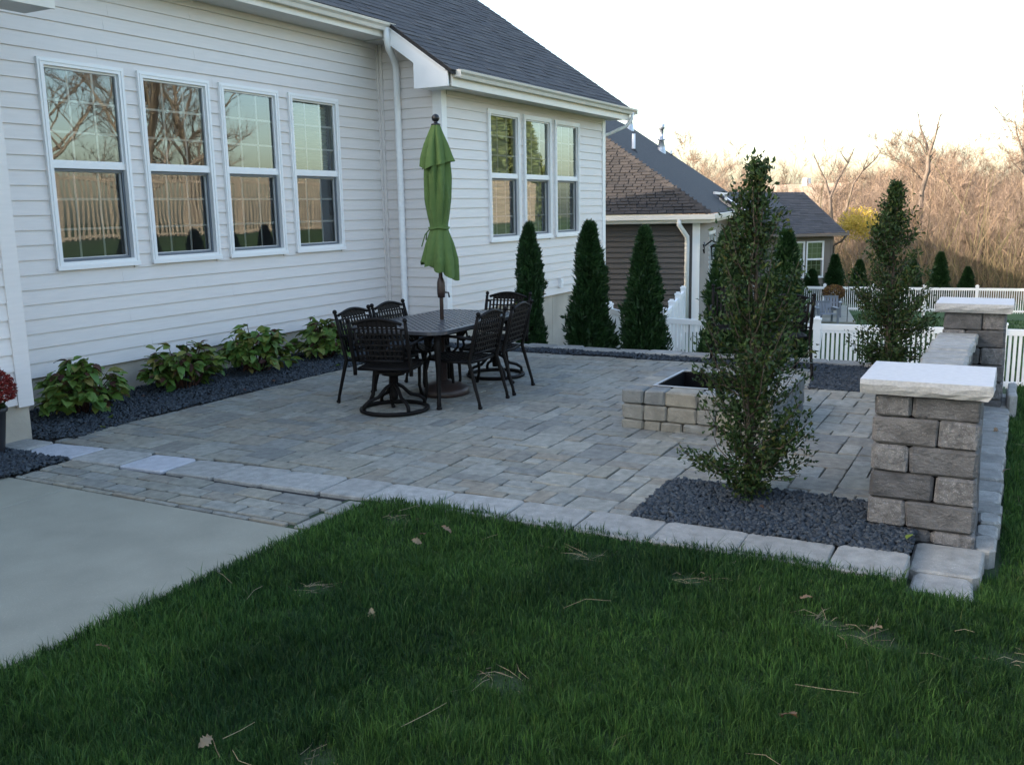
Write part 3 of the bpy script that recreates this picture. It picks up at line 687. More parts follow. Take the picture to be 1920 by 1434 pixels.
b = MB(); b.box((5.66, .31, -.1), (8.97, .56, .49)); b.build('core', M['soot'], sw)
for k in range(4):
    z = -.06 + k * .135
    for yy in (0, 1):
        x = 5.665
        while x < 8.95:
            l = random.uniform(.22, .42); l = 8.97 - x if 8.97 - x - l < .15 else l
            block(sw, x, x + l, *((.30, .42) if yy == 0 else (.45, .572)), z, z + .135, 'pillar', .010, .005); x += l
x = 5.67
while x < 8.95:
    l = random.uniform(.19, .25); l = 8.975 - x if 8.975 - x - l < .12 else l
    block(sw, x, x + l, .275 + random.uniform(-.008, .008), .60 + random.uniform(-.01, .01), .485, .58 + random.uniform(-.006, .004), 'slab', .020, .010, 'cap_block'); x += l
# fire pit
FX0, FX1, FY0, FY1, FZ = 6.768, 7.905, 1.495, 2.672, .31
fp = thing('fire_pit', 'square fire pit of grey and tan wall blocks with a steel rimmed black well', 'fire pit', ((FX0 + FX1) / 2, (FY0 + FY1) / 2, 0))
for k, (z0, z1) in enumerate(((-.01, .068), (.068, .190), (.190, FZ))):
    d = .205
    def run(a0, a1, fn, off):
        a = a0; i = 0
        while a < a1 - .01:
            l = (.14, .235, .19, .26, .17)[(i + off) % 5]; l = a1 - a if a1 - a - l < .10 else l
            fn(a, a + l); a += l; i += 1
    run(FY0, FY1, lambda a, c: block(fp, FX0, FX0 + d, a, c, z0, z1, 'pit', .014, .006), k * 2 + 1)
    run(FY0, FY1, lambda a, c: block(fp, FX1 - d, FX1, a, c, z0, z1, 'pit', .014, .006), k + 2)
    run(FX0 + d, FX1 - d, lambda a, c: block(fp, a, c, FY1 - d, FY1, z0, z1, 'pit', .014, .006), k * 3)
    run(FX0 + d, FX1 - d, lambda a, c: block(fp, a, c, FY0, FY0 + d, z0, z1, 'pit', .014, .006), k + 1)
b = MB(); ix0, ix1, iy0, iy1 = FX0 + d + .004, FX1 - d - .004, FY0 + d + .004, FY1 - d - .004
for p, q in (((ix0, iy0, .0), (ix0 + .01, iy1, FZ - .006)), ((ix1 - .01, iy0, 0), (ix1, iy1, FZ - .006)), ((ix0 + .01, iy0, 0), (ix1 - .01, iy0 + .01, FZ - .006)), ((ix0 + .01, iy1 - .01, 0), (ix1 - .01, iy1, FZ - .006)), ((ix0 + .01, iy0 + .01, -.02), (ix1 - .01, iy1 - .01, .02))): b.box(p, q)
b.build('well', M['soot'], fp)
b = MB(); f = .018
for p, q in (((ix0 - f, iy0 - f), (ix0 + .004, iy1 + f)), ((ix1 - .004, iy0 - f), (ix1 + f, iy1 + f)), ((ix0 + .004, iy0 - f), (ix1 - .004, iy0 + .004)), ((ix0 + .004, iy1 - .004), (ix1 - .004, iy1 + f))): b.box((*p, FZ + .001), (*q, FZ + .007))
b.build('steel_rim', M['steel'], fp)

# ================================================================ PATIO FURNITURE
def arc(c, r, a0, a1, n, plane='xz'):
    o = []
    for i in range(n + 1):
        a = a0 + (a1 - a0) * i / n; o.append((c[0] + r * math.cos(a), c[1], c[2] + r * math.sin(a)) if plane == 'xz' else (c[0] + r * math.cos(a), c[1] + r * math.sin(a), c[2]))
    return o
def chair(kind, label, loc, rz, group):
    """cast metal chair facing +x: lattice back with an arched top rail, lattice seat, scrolled arms, ball finials"""
    t = thing('patio_chair', label, 'chair', loc, rz, group); m = M['bronze']
    bxz = lambda z: -.235 - .10 * max(0, z - .40) / .42
    W = .25
    arch = lambda y: .742 + .088 * (math.cos(PI * y / .44) * .5 + .5) if abs(y) < .22 else .742
    # back: frame, lattice
    fr = MB(); ys = [-.215 + .43 * i / 16 for i in range(17)]
    fr.tube([(bxz(arch(y)), y, arch(y)) for y in ys], .014, 6); fr.tube([(bxz(.47), y, .47) for y in (-.20, 0, .20)], .012, 6)
    for s in (-1, 1): fr.tube([(bxz(z), s * .205, z) for z in (.47, .6, .742)], .011, 6); fr.tube([(bxz(.742), s * .20, .742), (bxz(.742), s * W, .748)], .011, 6); fr.tube([(bxz(.5), s * .20, .5), (bxz(.5), s * W, .5)], .010, 6)
    local(fr, 'back_frame', m, t)
    la = MB()
    for i in range(9):
        y = -.165 + .33 * i / 8; la.beam((bxz(.47), y, .47), (bxz(arch(y)), y, arch(y) - .005), .019, .008, (1, 0, 0))
    for k in range(6):
        z = .515 + k * .047; la.beam((bxz(z) - .002, -.205, z), (bxz(z) - .002, .205, z), .013, .008, (1, 0, 0))
    # solid crest with pierced holes: short bars fanning under the arch
    for i in range(8):
        y0 = -.15 + .30 * i / 7; la.beam((bxz(.79), y0, .765), (bxz(.8), y0 * .93, max(.77, arch(y0) - .012)), .03, .008, (1, 0, 0))
    local(la, 'back_lattice', m, t)
    # seat
    st = MB(); st.tube([(.225, -.20, .405), (.245, 0, .41), (.225, .20, .405), (0, .245, .40), (-.22, .225, .395), (-.24, 0, .395), (-.22, -.225, .395), (0, -.245, .40)], .014, 6, closed=True)
    for i in range(8):
        y = -.19 + .38 * i / 7; st.beam((-.225, y, .398), (.225, y, .404), .022, .007)
    for i in range(8):
        x = -.19 + .38 * i / 7; st.beam((x, -.225, .406), (x, .225, .406), .022, .006)
    local(st, 'seat', m, t)
    for s in (-1, 1):
        sp = MB(); lo = .0 if kind == 'leg' else .33
        pts = [(bxz(.81), s * W, .80), (bxz(.7), s * W, .70), (bxz(.55), s * W, .55), (bxz(.40), s * W, .40)]
        pts += [(-.285, s * (W + .005), .22), (-.33, s * (W + .008), .06), (-.34, s * (W + .008), .0)] if kind == 'leg' else [(bxz(.36) - .0, s * W, .345)]
        sp.tube(pts, [.014, .017, .017, .018] + ([.016, .014, .017] if kind == 'leg' else [.017]), 7); sp.ball((bxz(.83) - .002, s * W, .822), .021); sp.ball((bxz(.8), s * W, .797), .018, sq=(1, 1, .5))
        if kind == 'leg': sp.ball((-.34, s * (W + .008), .014), .022, sq=(1, 1, .7))
        local(sp, 'stile', m, t)
        ar = MB(); ap = [(bxz(.61), s * W, .605), (-.15, s * (W + .02), .622), (.02, s * (W + .03), .628), (.12, s * (W + .03), .622)] + [(.13 + .055 * math.sin(a), s * (W + .03), .567 + .055 * math.cos(a)) for a in (.5, 1.2, 1.9, 2.7, 3.5, 4.2)]
        ar.tube(ap, .013, 6, flat=1.3); ar.tube([(.10, s * (W + .03), .62), (.17, s * (W + .015), .53), (.16, s * (W - .01), .45), (.20, s * .21, .405)], .012, 6); local(ar, 'arm', m, t)
        if kind == 'leg':
            lg = MB(); lg.tube([(.20, s * .215, .405), (.225, s * .225, .30), (.215, s * .23, .12), (.245, s * .235, .0)], [.020, .017, .014, .015], 7); lg.ball((.245, s * .235, .014), .021, sq=(1, 1, .7)); local(lg, 'leg', m, t)
    if kind == 'swivel':
        rg = MB(); rg.tube(arc((0, 0, .02), .285, 0, 2 * PI * 31 / 32, 31, 'xy'), .018, 6, closed=True, flat=1.2); local(rg, 'base_ring', m, t)
        for k in range(4):
            a = PI / 4 + k * PI / 2; c_, s_ = math.cos(a), math.sin(a); lg = MB()
            lg.tube([(c_ * r, s_ * r, z) for r, z in ((.02, .235), (.08, .20), (.15, .13), (.235, .105), (.282, .07), (.286, .022))], .016, 6); local(lg, 'leg', m, t)
        ps = MB(); ps.lathe([(.0, .10), (.03, .10), (.034, .14), (.028, .24), (.04, .25), (.04, .30), (.10, .315), (.10, .335), (.0, .335)], 12); ps.beam((-.15, .10, .36), (.15, .10, .375), .03, .02); ps.beam((-.15, -.10, .36), (.15, -.10, .375), .03, .02); ps.box((-.12, -.13, .336), (.06, .13, .352)); local(ps, 'swivel_post', m, t)
    return t
TX, TY = 7.42, 4.71
G1 = 'cast metal chairs around the dining table'
chair('swivel', 'black metal swivel chair on a ring base, at the near end of the dining table', (6.60, 4.70, 0), math.radians(14), G1)
chair('swivel', 'swivel chair on a ring base at the far table end, seen past the umbrella pole', (8.43, 4.715, 0), math.radians(182), G1)
chair('leg', 'four legged metal chair on the table front side, next to the near swivel chair', (7.165, 4.37, 0), math.radians(91), G1)
chair('leg', 'four legged metal chair on the lawn side of the table, nearer the tall arborvitae', (7.80, 4.42, 0), math.radians(97), G1)
chair('leg', 'four legged metal chair on the house side of the table, next to the hydrangeas', (6.92, 5.02, 0), math.radians(-90), G1)
chair('leg', 'four legged metal chair on the house side of the table, before the downspout', (7.50, 5.04, 0), math.radians(-91), G1)
G2 = 'chairs beyond the fire pit'
chair('leg', 'dark metal chair beyond the fire pit, left and mostly hidden by the near leafy tree', (10.0, 2.62, 0), math.radians(198), G2)
chair('leg', 'dark metal chair beyond the fire pit, showing right of the near leafy tree', (9.62, 2.10, 0), math.radians(25), G2)
tb = thing('dining_table', 'long dark cast metal dining table with a slatted top around the umbrella pole', 'table', (TX, TY, 0))
LX, LY, TZ = 1.66, .98, .70
def rrect(hx, hy, r, n=6):
    o = []
    for cx, cy, a in ((hx - r, hy - r, 0), (-hx + r, hy - r, PI / 2), (-hx + r, -hy + r, PI), (hx - r, -hy + r, 1.5 * PI)):
        for i in range(n + 1): o.append((cx + r * math.cos(a + PI / 2 * i / n), cy + r * math.sin(a + PI / 2 * i / n)))
    return o
b = MB(); o1, o2 = rrect(LX / 2, LY / 2, .16), rrect(LX / 2 - .055, LY / 2 - .055, .11); n = len(o1)
vs_ = [(x, y, TZ - .032) for x, y in o1] + [(x, y, TZ - .004) for x, y in o1] + [(x * .996, y * .996, TZ) for x, y in o1] + [(x, y, TZ) for x, y in o2] + [(x, y, TZ - .032) for x, y in o2]
b.add(vs_, [(k * n + i, k * n + (i + 1) % n, (k + 1) * n + (i + 1) % n, (k + 1) * n + i) for k in range(4) for i in range(n)]); local(b, 'table_rim', M['bronzetop'], tb)
HX, HY = LX / 2 - .05, LY / 2 - .05
for fam in (1, -1):
    c = -(HX + HY) + .05
    while c < HX + HY - .03:                                # diagonal slats clipped to the rim
        pts = []
        for x in np.linspace(-HX, HX, 241):
            y = fam * (x - c) if fam == 1 else -(x - c)
            if abs(y) <= HY and math.hypot(max(0, abs(x) - (HX - .11)), max(0, abs(y) - (HY - .11))) < .112: pts.append((x, y))
        if len(pts) > 4:
            (xa, ya), (xb, yb) = pts[0], pts[-1]; k = max(3, int(math.hypot(xb - xa, yb - ya) / .045)); d = Vector((xb - xa, yb - ya, 0)).normalized(); nn = Vector((-d.y, d.x, 0)); vs_ = []
            for i in range(k + 1):
                q = Vector((xa + (xb - xa) * i / k, ya + (yb - ya) * i / k, TZ - (.001 if fam == 1 else .004))); z = .0016 * (1 if i % 2 else -1) * fam
                wv = .0165 if fam == 1 else .011
                vs_ += [q - nn * wv + Vector((0, 0, z - .008)), q + nn * wv + Vector((0, 0, z - .008)), q + nn * wv * .8 + Vector((0, 0, z)), q - nn * wv * .8 + Vector((0, 0, z))]
            sm = MB(); sm.add(vs_, [(i * 4 + j, i * 4 + (j + 1) % 4, i * 4 + 4 + (j + 1) % 4, i * 4 + 4 + j) for i in range(k) for j in range(4)]); local(sm, 'slat', M['bronzetop'], tb)
        c += .068
for sx in (-1, 1):
    for sy in (-1, 1):
        lg = MB(); lg.tube([(sx * .62, sy * .34, TZ - .03), (sx * .655, sy * .36, .55), (sx * .61, sy * .335, .32), (sx * .64, sy * .35, .08), (sx * .67, sy * .37, .0)], [.034, .030, .022, .018, .022], 8)
        lg.tube([(sx * .60, sy * .33, .64), (sx * .52, sy * .29, .60)] + [(sx * (.53 + .05 * math.cos(a)), sy * .29, .53 + .05 * math.sin(a)) for a in (1.8, 2.6, 3.4, 4.2, 5.0, 5.8)], .014, 6); lg.ball((sx * .67, sy * .37, .016), .027, sq=(1, 1, .7)); local(lg, 'leg', M['bronze'], tb)
ap = MB()
for sy in (-1, 1): ap.box((-.6, sy * .34 - .012, TZ - .075), (.6, sy * .34 + .012, TZ - .033))
for sx in (-1, 1): ap.box((sx * .62 - .012, -.32, TZ - .075), (sx * .62 + .012, .32, TZ - .033))
local(ap, 'apron', M['bronze'], tb)
# umbrella: base, pole, folded canopy
UX, UY = 7.415, 4.705
ub = thing('umbrella_base', 'round dark bronze umbrella base under the dining table', 'umbrella base', (UX, UY, 0))
b = MB(); b.lathe([(0, 0), (.235, 0), (.24, .015), (.235, .055), (.215, .07), (.16, .10), (.08, .125), (.035, .135), (.032, .30), (.0, .30)], 28); local(b, 'base_disc', M['blackwood'], ub)
b = MB(); b.lathe([(.027, .30), (.034, .302), (.034, .345), (.027, .35)], 12); b.tube([(.03, 0, .325), (.075, 0, .325)], .008, 6); b.ball((.08, 0, .325), .014); local(b, 'clamp_knob', M['ball'], ub)
um = thing('patio_umbrella', 'folded green patio umbrella tied shut, standing up through the dining table', 'umbrella', (UX, UY, .30))
b = MB(); b.tube([(0, 0, .0), (0, 0, .6), (0, 0, 1.4), (0, 0, 2.14)], .019, 10); local(b, 'pole', M['blackwood'], um)
b = MB(); b.lathe([(.0192, .60), (.033, .605), (.038, .66), (.036, .74), (.027, .775), (.0192, .79)], 12); b.tube([(.02, -.02, .65), (.055, -.045, .645), (.06, -.05, .60)], .008, 6); local(b, 'crank_housing', M['blackwood'], um)
b = MB(); b.lathe([(.0, 2.135), (.04, 2.14), (.044, 2.155), (.02, 2.165), (.018, 2.18)], 14); b.ball((0, 0, 2.208), .036, n=14, k=10); local(b, 'finial', M['ball'], um)
def pleated(zs, rf, amp, nf, ph, twist, hem=None, n=96):
    mb = MB(); vs_ = []
    for k, z in enumerate(zs):
        for j in range(n):
            th = 2 * PI * j / n; f = nf * (th + twist * (zs[0] - z)) / 2 + ph; q = abs(math.sin(f)) ** .8 * 2 - 1
            q += .35 * math.sin(th * 3 + z * 9 + ph) + .25 * math.sin(th * 13 + z * 4)
            r = rf(z) * (1 + amp(z) * q); zz = z
            if hem and k >= len(zs) - 3: zz = z + hem(th) * (k - len(zs) + 4) / 3
            vs_.append((r * math.cos(th), r * math.sin(th), zz))
    fs = [(k * n + j, k * n + (j + 1) % n, (k + 1) * n + (j + 1) % n, (k + 1) * n + j) for k in range(len(zs) - 1) for j in range(n)]
    mb.add(vs_, fs, 0, True); return mb
itp = lambda xs, ys: (lambda z: float(np.interp(z, xs, ys)))
zs = list(np.linspace(2.00, .865, 40))
cn = pleated(zs, itp([.88, .95, 1.10, 1.215, 1.26, 1.35, 1.5, 1.70, 1.85, 2.0], [.148, .146, .118, .083, .078, .092, .108, .112, .105, .07]), itp([.9, 1.22, 1.25, 1.5, 1.9, 2.0], [.20, .05, .06, .17, .20, .1]), 8, .4, .55, hem=lambda th: .075 * math.cos(th - 2.06) - .035 * abs(math.sin(4 * th + .4)))
cv = local(cn, 'canopy', M['canopy'], um)
zs = list(np.linspace(2.145, 1.80, 14))
vt = pleated(zs, itp([1.78, 1.86, 1.98, 2.10, 2.145], [.140, .126, .095, .056, .040]), itp([1.8, 2.0, 2.14], [.20, .16, .05]), 8, 1.3, 0, hem=lambda th: -.026 * abs(math.sin(2 * th + 1.3)) - .012 * math.sin(5 * th) + .035 * math.sin(th + 2.2) + .02)
local(vt, 'vent_tier', M['canopy'], um)
b = MB(); b.tube([(.088 * math.cos(2 * PI * i / 24), .088 * math.sin(2 * PI * i / 24), 1.235 + .006 * math.sin(i)) for i in range(24)], .009, 5, closed=True, flat=1.6); b.tube([(-.02, .086, 1.23), (-.05, .12, 1.18), (-.06, .145, 1.10), (-.07, .15, 1.07)], .006, 5); b.tube([(-.02, .086, 1.23), (-.035, .11, 1.20), (-.03, .125, 1.13)], .006, 5); local(b, 'tie_strap', M['canopy'], um)

# ================================================================ PLANTS ROUND THE PATIO
def leaf_cloud(pos, nrm_dir, ln, wd, rng, droop=.3, fold=.25):
    """folded oval leaves (6 corners, 4 triangles) at pos pointing along nrm_dir; returns V,F"""
    n = len(pos); d = nrm_dir / np.linalg.norm(nrm_dir, axis=1, keepdims=True)
    r = rng.normal(size=(n, 3)); s = np.cross(d, r); s /= np.linalg.norm(s, axis=1, keepdims=True) + 1e-9; u = np.cross(s, d)
    L = (ln * rng.uniform(.65, 1.25, n))[:, None]; W = (wd * rng.uniform(.7, 1.2, n))[:, None]
    pts = [pos, pos + d * L * .38 + s * W / 2 + u * W * fold, pos + d * L * .38 - u * 0, pos + d * L * .38 - s * W / 2 + u * W * fold, pos + d * L - u * L * droop * .4]
    V = np.stack(pts, 1).reshape(-1, 3); o = (np.arange(n) * 5)[:, None, None]
    F = (np.array([(0, 1, 2), (0, 2, 3), (1, 4, 2), (2, 4, 3)])[None] + o).reshape(-1, 3)
    return V, F
def leafy_tree(name, label, loc, zr, seed, nbr=95, per=62, ln=.040, wd=.021):
    """upright young tree: forked trunk, ascending branches, folded leaves along them; zr = (height, radius) pairs of the outline"""
    rng = np.random.default_rng(seed); t = thing(name, label, 'tree', loc); hs, rs = zip(*zr); top = hs[-1]
    R = lambda z: float(np.interp(z, hs, rs)); tr = MB(); br = []
    for k, (dx, dy, h) in enumerate(((0, 0, .98), (.05, .03, .80), (-.045, .02, .72))):
        p = [(dx * min(1, 3 * q) + .012 * math.sin(7 * q + k), dy * min(1, 3 * q) + .012 * math.cos(6 * q + k), .02 + q * top * h) for q in np.linspace(0, 1, 9)]
        tr.tube(p, list(np.linspace(.026 if k == 0 else .018, .004, 9)), 7); br.append(p)
    tips = []
    for k in range(nbr + 26):
        stem = br[k % 3] if k % 2 else br[0]; q = rng.random() ** 1.05 * .93 + .02 if k < nbr else rng.uniform(.01, .10); i = q * 8; a = Vector(stem[int(i)]).lerp(Vector(stem[min(8, int(i) + 1)]), i % 1)
        an = rng.uniform(0, 6.283); zt = min(top * .985, a.z + (rng.uniform(.12, .42) if k < nbr else rng.uniform(.0, .14))); rr = R(zt) * (rng.uniform(.25, .8) if rng.random() < .55 else rng.uniform(.8, 1.22))
        e = Vector((rr * math.cos(an), rr * math.sin(an), zt)); m = a.lerp(e, .5) + Vector((math.cos(an), math.sin(an), 0)) * rr * .16 - Vector((0, 0, .03))
        tr.tube([a, m, e], [.005, .0035, .0015], 4, cap=False); tips.append((a, m, e))
    local(tr, 'trunk', M['bark'], t)
    pos = []; dr = []
    for a, m, e in tips:
        n = int(per * rng.uniform(.5, 1.4)); q = rng.uniform(.22, 1.03, n)[:, None]
        A, B, C = np.array(a), np.array(m), np.array(e); p = (1 - q) ** 2 * A + 2 * q * (1 - q) * B + q ** 2 * C + rng.normal(0, .028, (n, 3))
        tang = 2 * (1 - q) * (B - A) + 2 * q * (C - B); tang /= np.linalg.norm(tang, axis=1, keepdims=True) + 1e-9
        pos.append(p); dr.append(tang * .6 + rng.normal(0, .62, (n, 3)) + np.array((0, 0, .12)))
    V, F = leaf_cloud(np.concatenate(pos), np.concatenate(dr), ln, wd, rng)
    raw_obj('crown', V, F, M['leafdark'], t)
    return t
leafy_tree('young_tree', 'young dark leaved columnar tree rising from the dark gravel bed beside the near pillar', (5.43, 1.325, 0), [(0, .12), (.10, .26), (.30, .36), (.55, .32), (.80, .30), (1.0, .26), (1.2, .23), (1.5, .19), (1.72, .15), (1.84, .085), (1.95, .012)], 21, 160, 66, .036, .019)
leafy_tree('young_tree', 'darker columnar tree behind the seat wall, in front of the white picket fence', (10.35, 1.14, -.02), [(0, .12), (.15, .42), (.4, .46), (.8, .40), (1.1, .36), (1.4, .28), (1.62, .20), (1.78, .10), (1.90, .012)], 22, 150, 62, .044, .023)

def arborvitae_mesh(seed, prof, n=9000):
    """unit height: dense upright flat sprays round a dark inner cone"""
    rng = np.random.default_rng(seed); hs, rs = zip(*prof)
    core = MB(); core.lathe([(max(.004, np.interp(z, hs, rs) * .72), z) for z in np.linspace(.0, .965, 14)], 12)
    z = rng.random(n) ** .85 * .985; an = rng.uniform(0, 6.283, n); r0 = np.interp(z, hs, rs)
    lump = 1 + .20 * np.sin(an * 3 + z * 21 + seed) * np.sin(z * 33 + an * 2) + .13 * np.sin(an * 7 - z * 40) + .45 * (vnoise(an * 1.6 + seed * 9, z * 9) - .5)
    r = r0 * lump * rng.uniform(.62, 1.10, n); p = np.stack([r * np.cos(an), r * np.sin(an), z], -1)
    out = np.stack([np.cos(an), np.sin(an), np.zeros(n)], -1); d = out * rng.uniform(.2, 1.0, n)[:, None] + np.array((0, 0, 1)) * rng.uniform(.3, 1.1, n)[:, None] + rng.normal(0, .28, (n, 3))
    V, F = leaf_cloud(p, d, .050, .017, rng, droop=-.1, fold=.1)
    return core, V, F
APR = [[(0, .135), (.15, .142), (.35, .135), (.55, .128), (.72, .112), (.86, .075), (.95, .035), (1.0, .006)],
       [(0, .165), (.12, .180), (.30, .160), (.5, .130), (.7, .095), (.85, .060), (.95, .030), (1.0, .006)],
       [(0, .17), (.15, .182), (.35, .160), (.55, .128), (.75, .088), (.9, .048), (1.0, .006)]]
AP = []
for k, pr in enumerate(APR):
    core, V, F = arborvitae_mesh(40 + k, pr, 15000); AP.append((core.mesh('trunk', M['arbor']), V, F))  # core mesh is the light blocking cone, not a stem
def arborvitae(label, loc, h, k, wide=1.0, rz=0, group=None, cache={}):
    t = thing('arborvitae', label, 'tree', loc, rz, group); t.scale = (h * wide, h * wide, h)
    if k not in cache:
        o = raw_obj('foliage', AP[k][1], AP[k][2], M['arbor'], t); cache[k] = o
    else: o = cache[k].copy(); COL.objects.link(o); o.parent = t
    c = bpy.data.objects.new('light_block_cone', AP[k][0]); COL.objects.link(c); c.parent = t  # hidden cone added inside the foliage to block light
    return t
GA = 'row of arborvitaes along the far patio edge'
arborvitae('slim arborvitae against the cream house wall, right behind the dining chairs', (10.90, 5.565, -.30), 1.79, 0, .60, 0, GA)
arborvitae('cone shaped arborvitae overlapping the white corner of the cream house', (10.98, 4.755, -.32), 1.82, 1, .80, 1, GA)
arborvitae('cone shaped arborvitae standing alone in front of the brown house wall', (10.98, 4.03, -.33), 1.76, 2, .76, 2, GA)
arborvitae('arborvitae partly hidden behind the near leafy tree, beside the white house corner and lantern', (11.02, 3.02, -.34), 1.74, 1, .86, 3, GA)
arborvitae('arborvitae just right of the near leafy tree, behind the rounded chair back', (11.05, 2.36, -.34), 1.72, 2, .78, 4.4, GA)

# hydrangeas: every leaf an object sharing a few leaf meshes
def leaf_mesh(ln, wd, seed, m):
    r = random.Random(seed); mb = MB(); rows = [(0, .04), (.22, .8), (.5, 1.0), (.78, .62), (1.0, .02)]; vs_ = []
    cur = r.uniform(.05, .35); tw = r.uniform(-.3, .3)
    for q, k in rows:
        x = ln * q; zc = -ln * cur * q * q
        for s in (-1, 0, 1): vs_.append((x, s * wd / 2 * k, zc + (abs(s) * wd * .16 * k) + s * tw * wd * .3 * q + r.uniform(-.002, .002)))
    fs = [(i * 3 + j, i * 3 + 3 + j, i * 3 + 4 + j, i * 3 + 1 + j) for i in range(4) for j in range(2)]
    mb.add(vs_, fs, 0, True); return mb.mesh('leaf', m)
HL = [leaf_mesh(.108, .072, k, M['hyd']) for k in range(7)]; HB = [leaf_mesh(.09, .05, 50 + k, M['hydred']) for k in range(3)]
def hydrangea(label, loc, w_, d_, h_, n, seed):
    r = random.Random(seed); t = thing('hydrangea', label, 'shrub', loc, 0, 'hydrangeas along the house wall'); st = MB()
    pts = []
    for k in range(38):
        a = r.uniform(0, 6.283); q = math.sqrt(r.random()); e = Vector((q * w_ * math.cos(a), q * d_ * math.sin(a), h_ * math.sqrt(max(.05, 1 - .92 * q * q)) * r.uniform(.78, 1.02))); b0 = Vector((e.x * .25, e.y * .25, 0)); m = b0.lerp(e, .55) + Vector((0, 0, .05))
        st.tube([b0, m, e], [.006, .005, .003], 5, cap=False); pts.append((b0, m, e))
    local(st, 'stems', M['hydred'], t)
    for k in range(n):
        b0, m, e = pts[k % len(pts)]; q = 1 - r.random() ** 1.6 * .75; p = b0.lerp(m, min(1, q * 2)) if q < .5 else m.lerp(e, q * 2 - 1)
        out = Vector((p.x / w_, p.y / d_, 0)); a = math.atan2(out.y, out.x) + r.gauss(0, .9) if out.length > .1 else r.uniform(0, 6.28)
        brown = r.random() < (.10 if p.z < h_ * .72 else .22)
        o = bpy.data.objects.new('leaf', r.choice(HB if brown else HL)); COL.objects.link(o); o.parent = t; o.location = p + Vector((r.gauss(0, .02), r.gauss(0, .02), r.gauss(0, .02)))
        o.rotation_euler = (r.gauss(0, .35), r.uniform(-.40, .65), a); s = r.uniform(.75, 1.3); o.scale = (s, s, s)
    return t
hydrangea('hydrangea nearest the house corner board, lowest leaves touching the dark gravel', (5.44, 7.20, 0), .40, .36, .50, 500, 1)
hydrangea('second hydrangea from the corner board, green with wine red leaf tips', (6.60, 7.22, 0), .38, .34, .50, 470, 2)
hydrangea('third hydrangea from the corner board, deep green leaves, tall shoots on its crown', (7.62, 7.24, 0), .42, .35, .54, 480, 3)
hydrangea('hydrangea half hidden behind the dining chairs, leaves turning brown', (8.76, 7.22, 0), .42, .35, .48, 440, 4)
for i, (u, v, sc) in enumerate(((210, 783, .8), (515, 715, .9), (270, 740, .7), (640, 684, .7), (300, 745, .5), (455, 729, .6), (190, 800, .6), (180, 715, .0), (1430, 946, .5), (1700, 1010, .5))):
    if sc == 0: continue
    p = at_z(u, v, .03); o = bpy.data.objects.new('fallen_leaf', HB[i % 3] if i % 3 else HL[i % 7]); COL.objects.link(o); o.location = p; o.rotation_euler = (random.gauss(0, .3), random.gauss(0, .3), random.uniform(0, 6)); o.scale = (sc, sc, sc)
    tag(o, ('fallen leaf on the gravel in front of the nearest hydrangea', 'fallen leaf on the gravel near the third hydrangea', 'fallen leaf on the gravel between the first two hydrangeas', 'fallen leaf on the gravel beside the dining chairs', 'smaller fallen leaf at the foot of the second hydrangea', 'fallen leaf on the gravel between second and third hydrangeas', 'fallen leaf at the paver edge near the house corner', '', 'fallen leaf on the gravel at the near leafy tree', 'leaf on the gravel at the foot of the near pillar')[i], 'leaf', 'fallen leaves on the gravel beds')
# pot of red mums at the left edge
mp = thing('flower_pot', 'dark tall pot of red chrysanthemums on the small gravel patch', 'flower pot', (4.135, 6.56, 0))
b = MB(); b.lathe([(0, 0), (.085, 0), (.09, .02), (.125, .31), (.138, .315), (.138, .345), (.118, .345), (.10, .31), (0, .30)], 20); local(b, 'pot', M['potdark'], mp)
rng = np.random.default_rng(5); n = 900
th = np.arccos(rng.uniform(-.35, 1, n)); an = rng.uniform(0, 6.283, n); dd = np.stack([np.sin(th) * np.cos(an), np.sin(th) * np.sin(an), np.cos(th)], -1)
c = np.array((0, 0, .47)) + dd * np.array((.20, .20, .17)) * rng.uniform(.82, 1.03, n)[:, None]; pos = np.repeat(c, 9, 0); dr = np.repeat(dd, 9, 0) * .5 + rng.normal(0, .7, (n * 9, 3))
V, F = leaf_cloud(pos, dr, .020, .009, rng); raw_obj('flowers', V, F, M['mum'], mp)
n = 700; an = rng.uniform(0, 6.283, n); p = np.stack([.13 * np.cos(an) * rng.random(n) ** .5, .13 * np.sin(an) * rng.random(n) ** .5, rng.uniform(.32, .5, n)], -1); V, F = leaf_cloud(p, rng.normal(0, 1, (n, 3)), .04, .02, rng); raw_obj('leaves', V, F, M['leafdark'], mp)

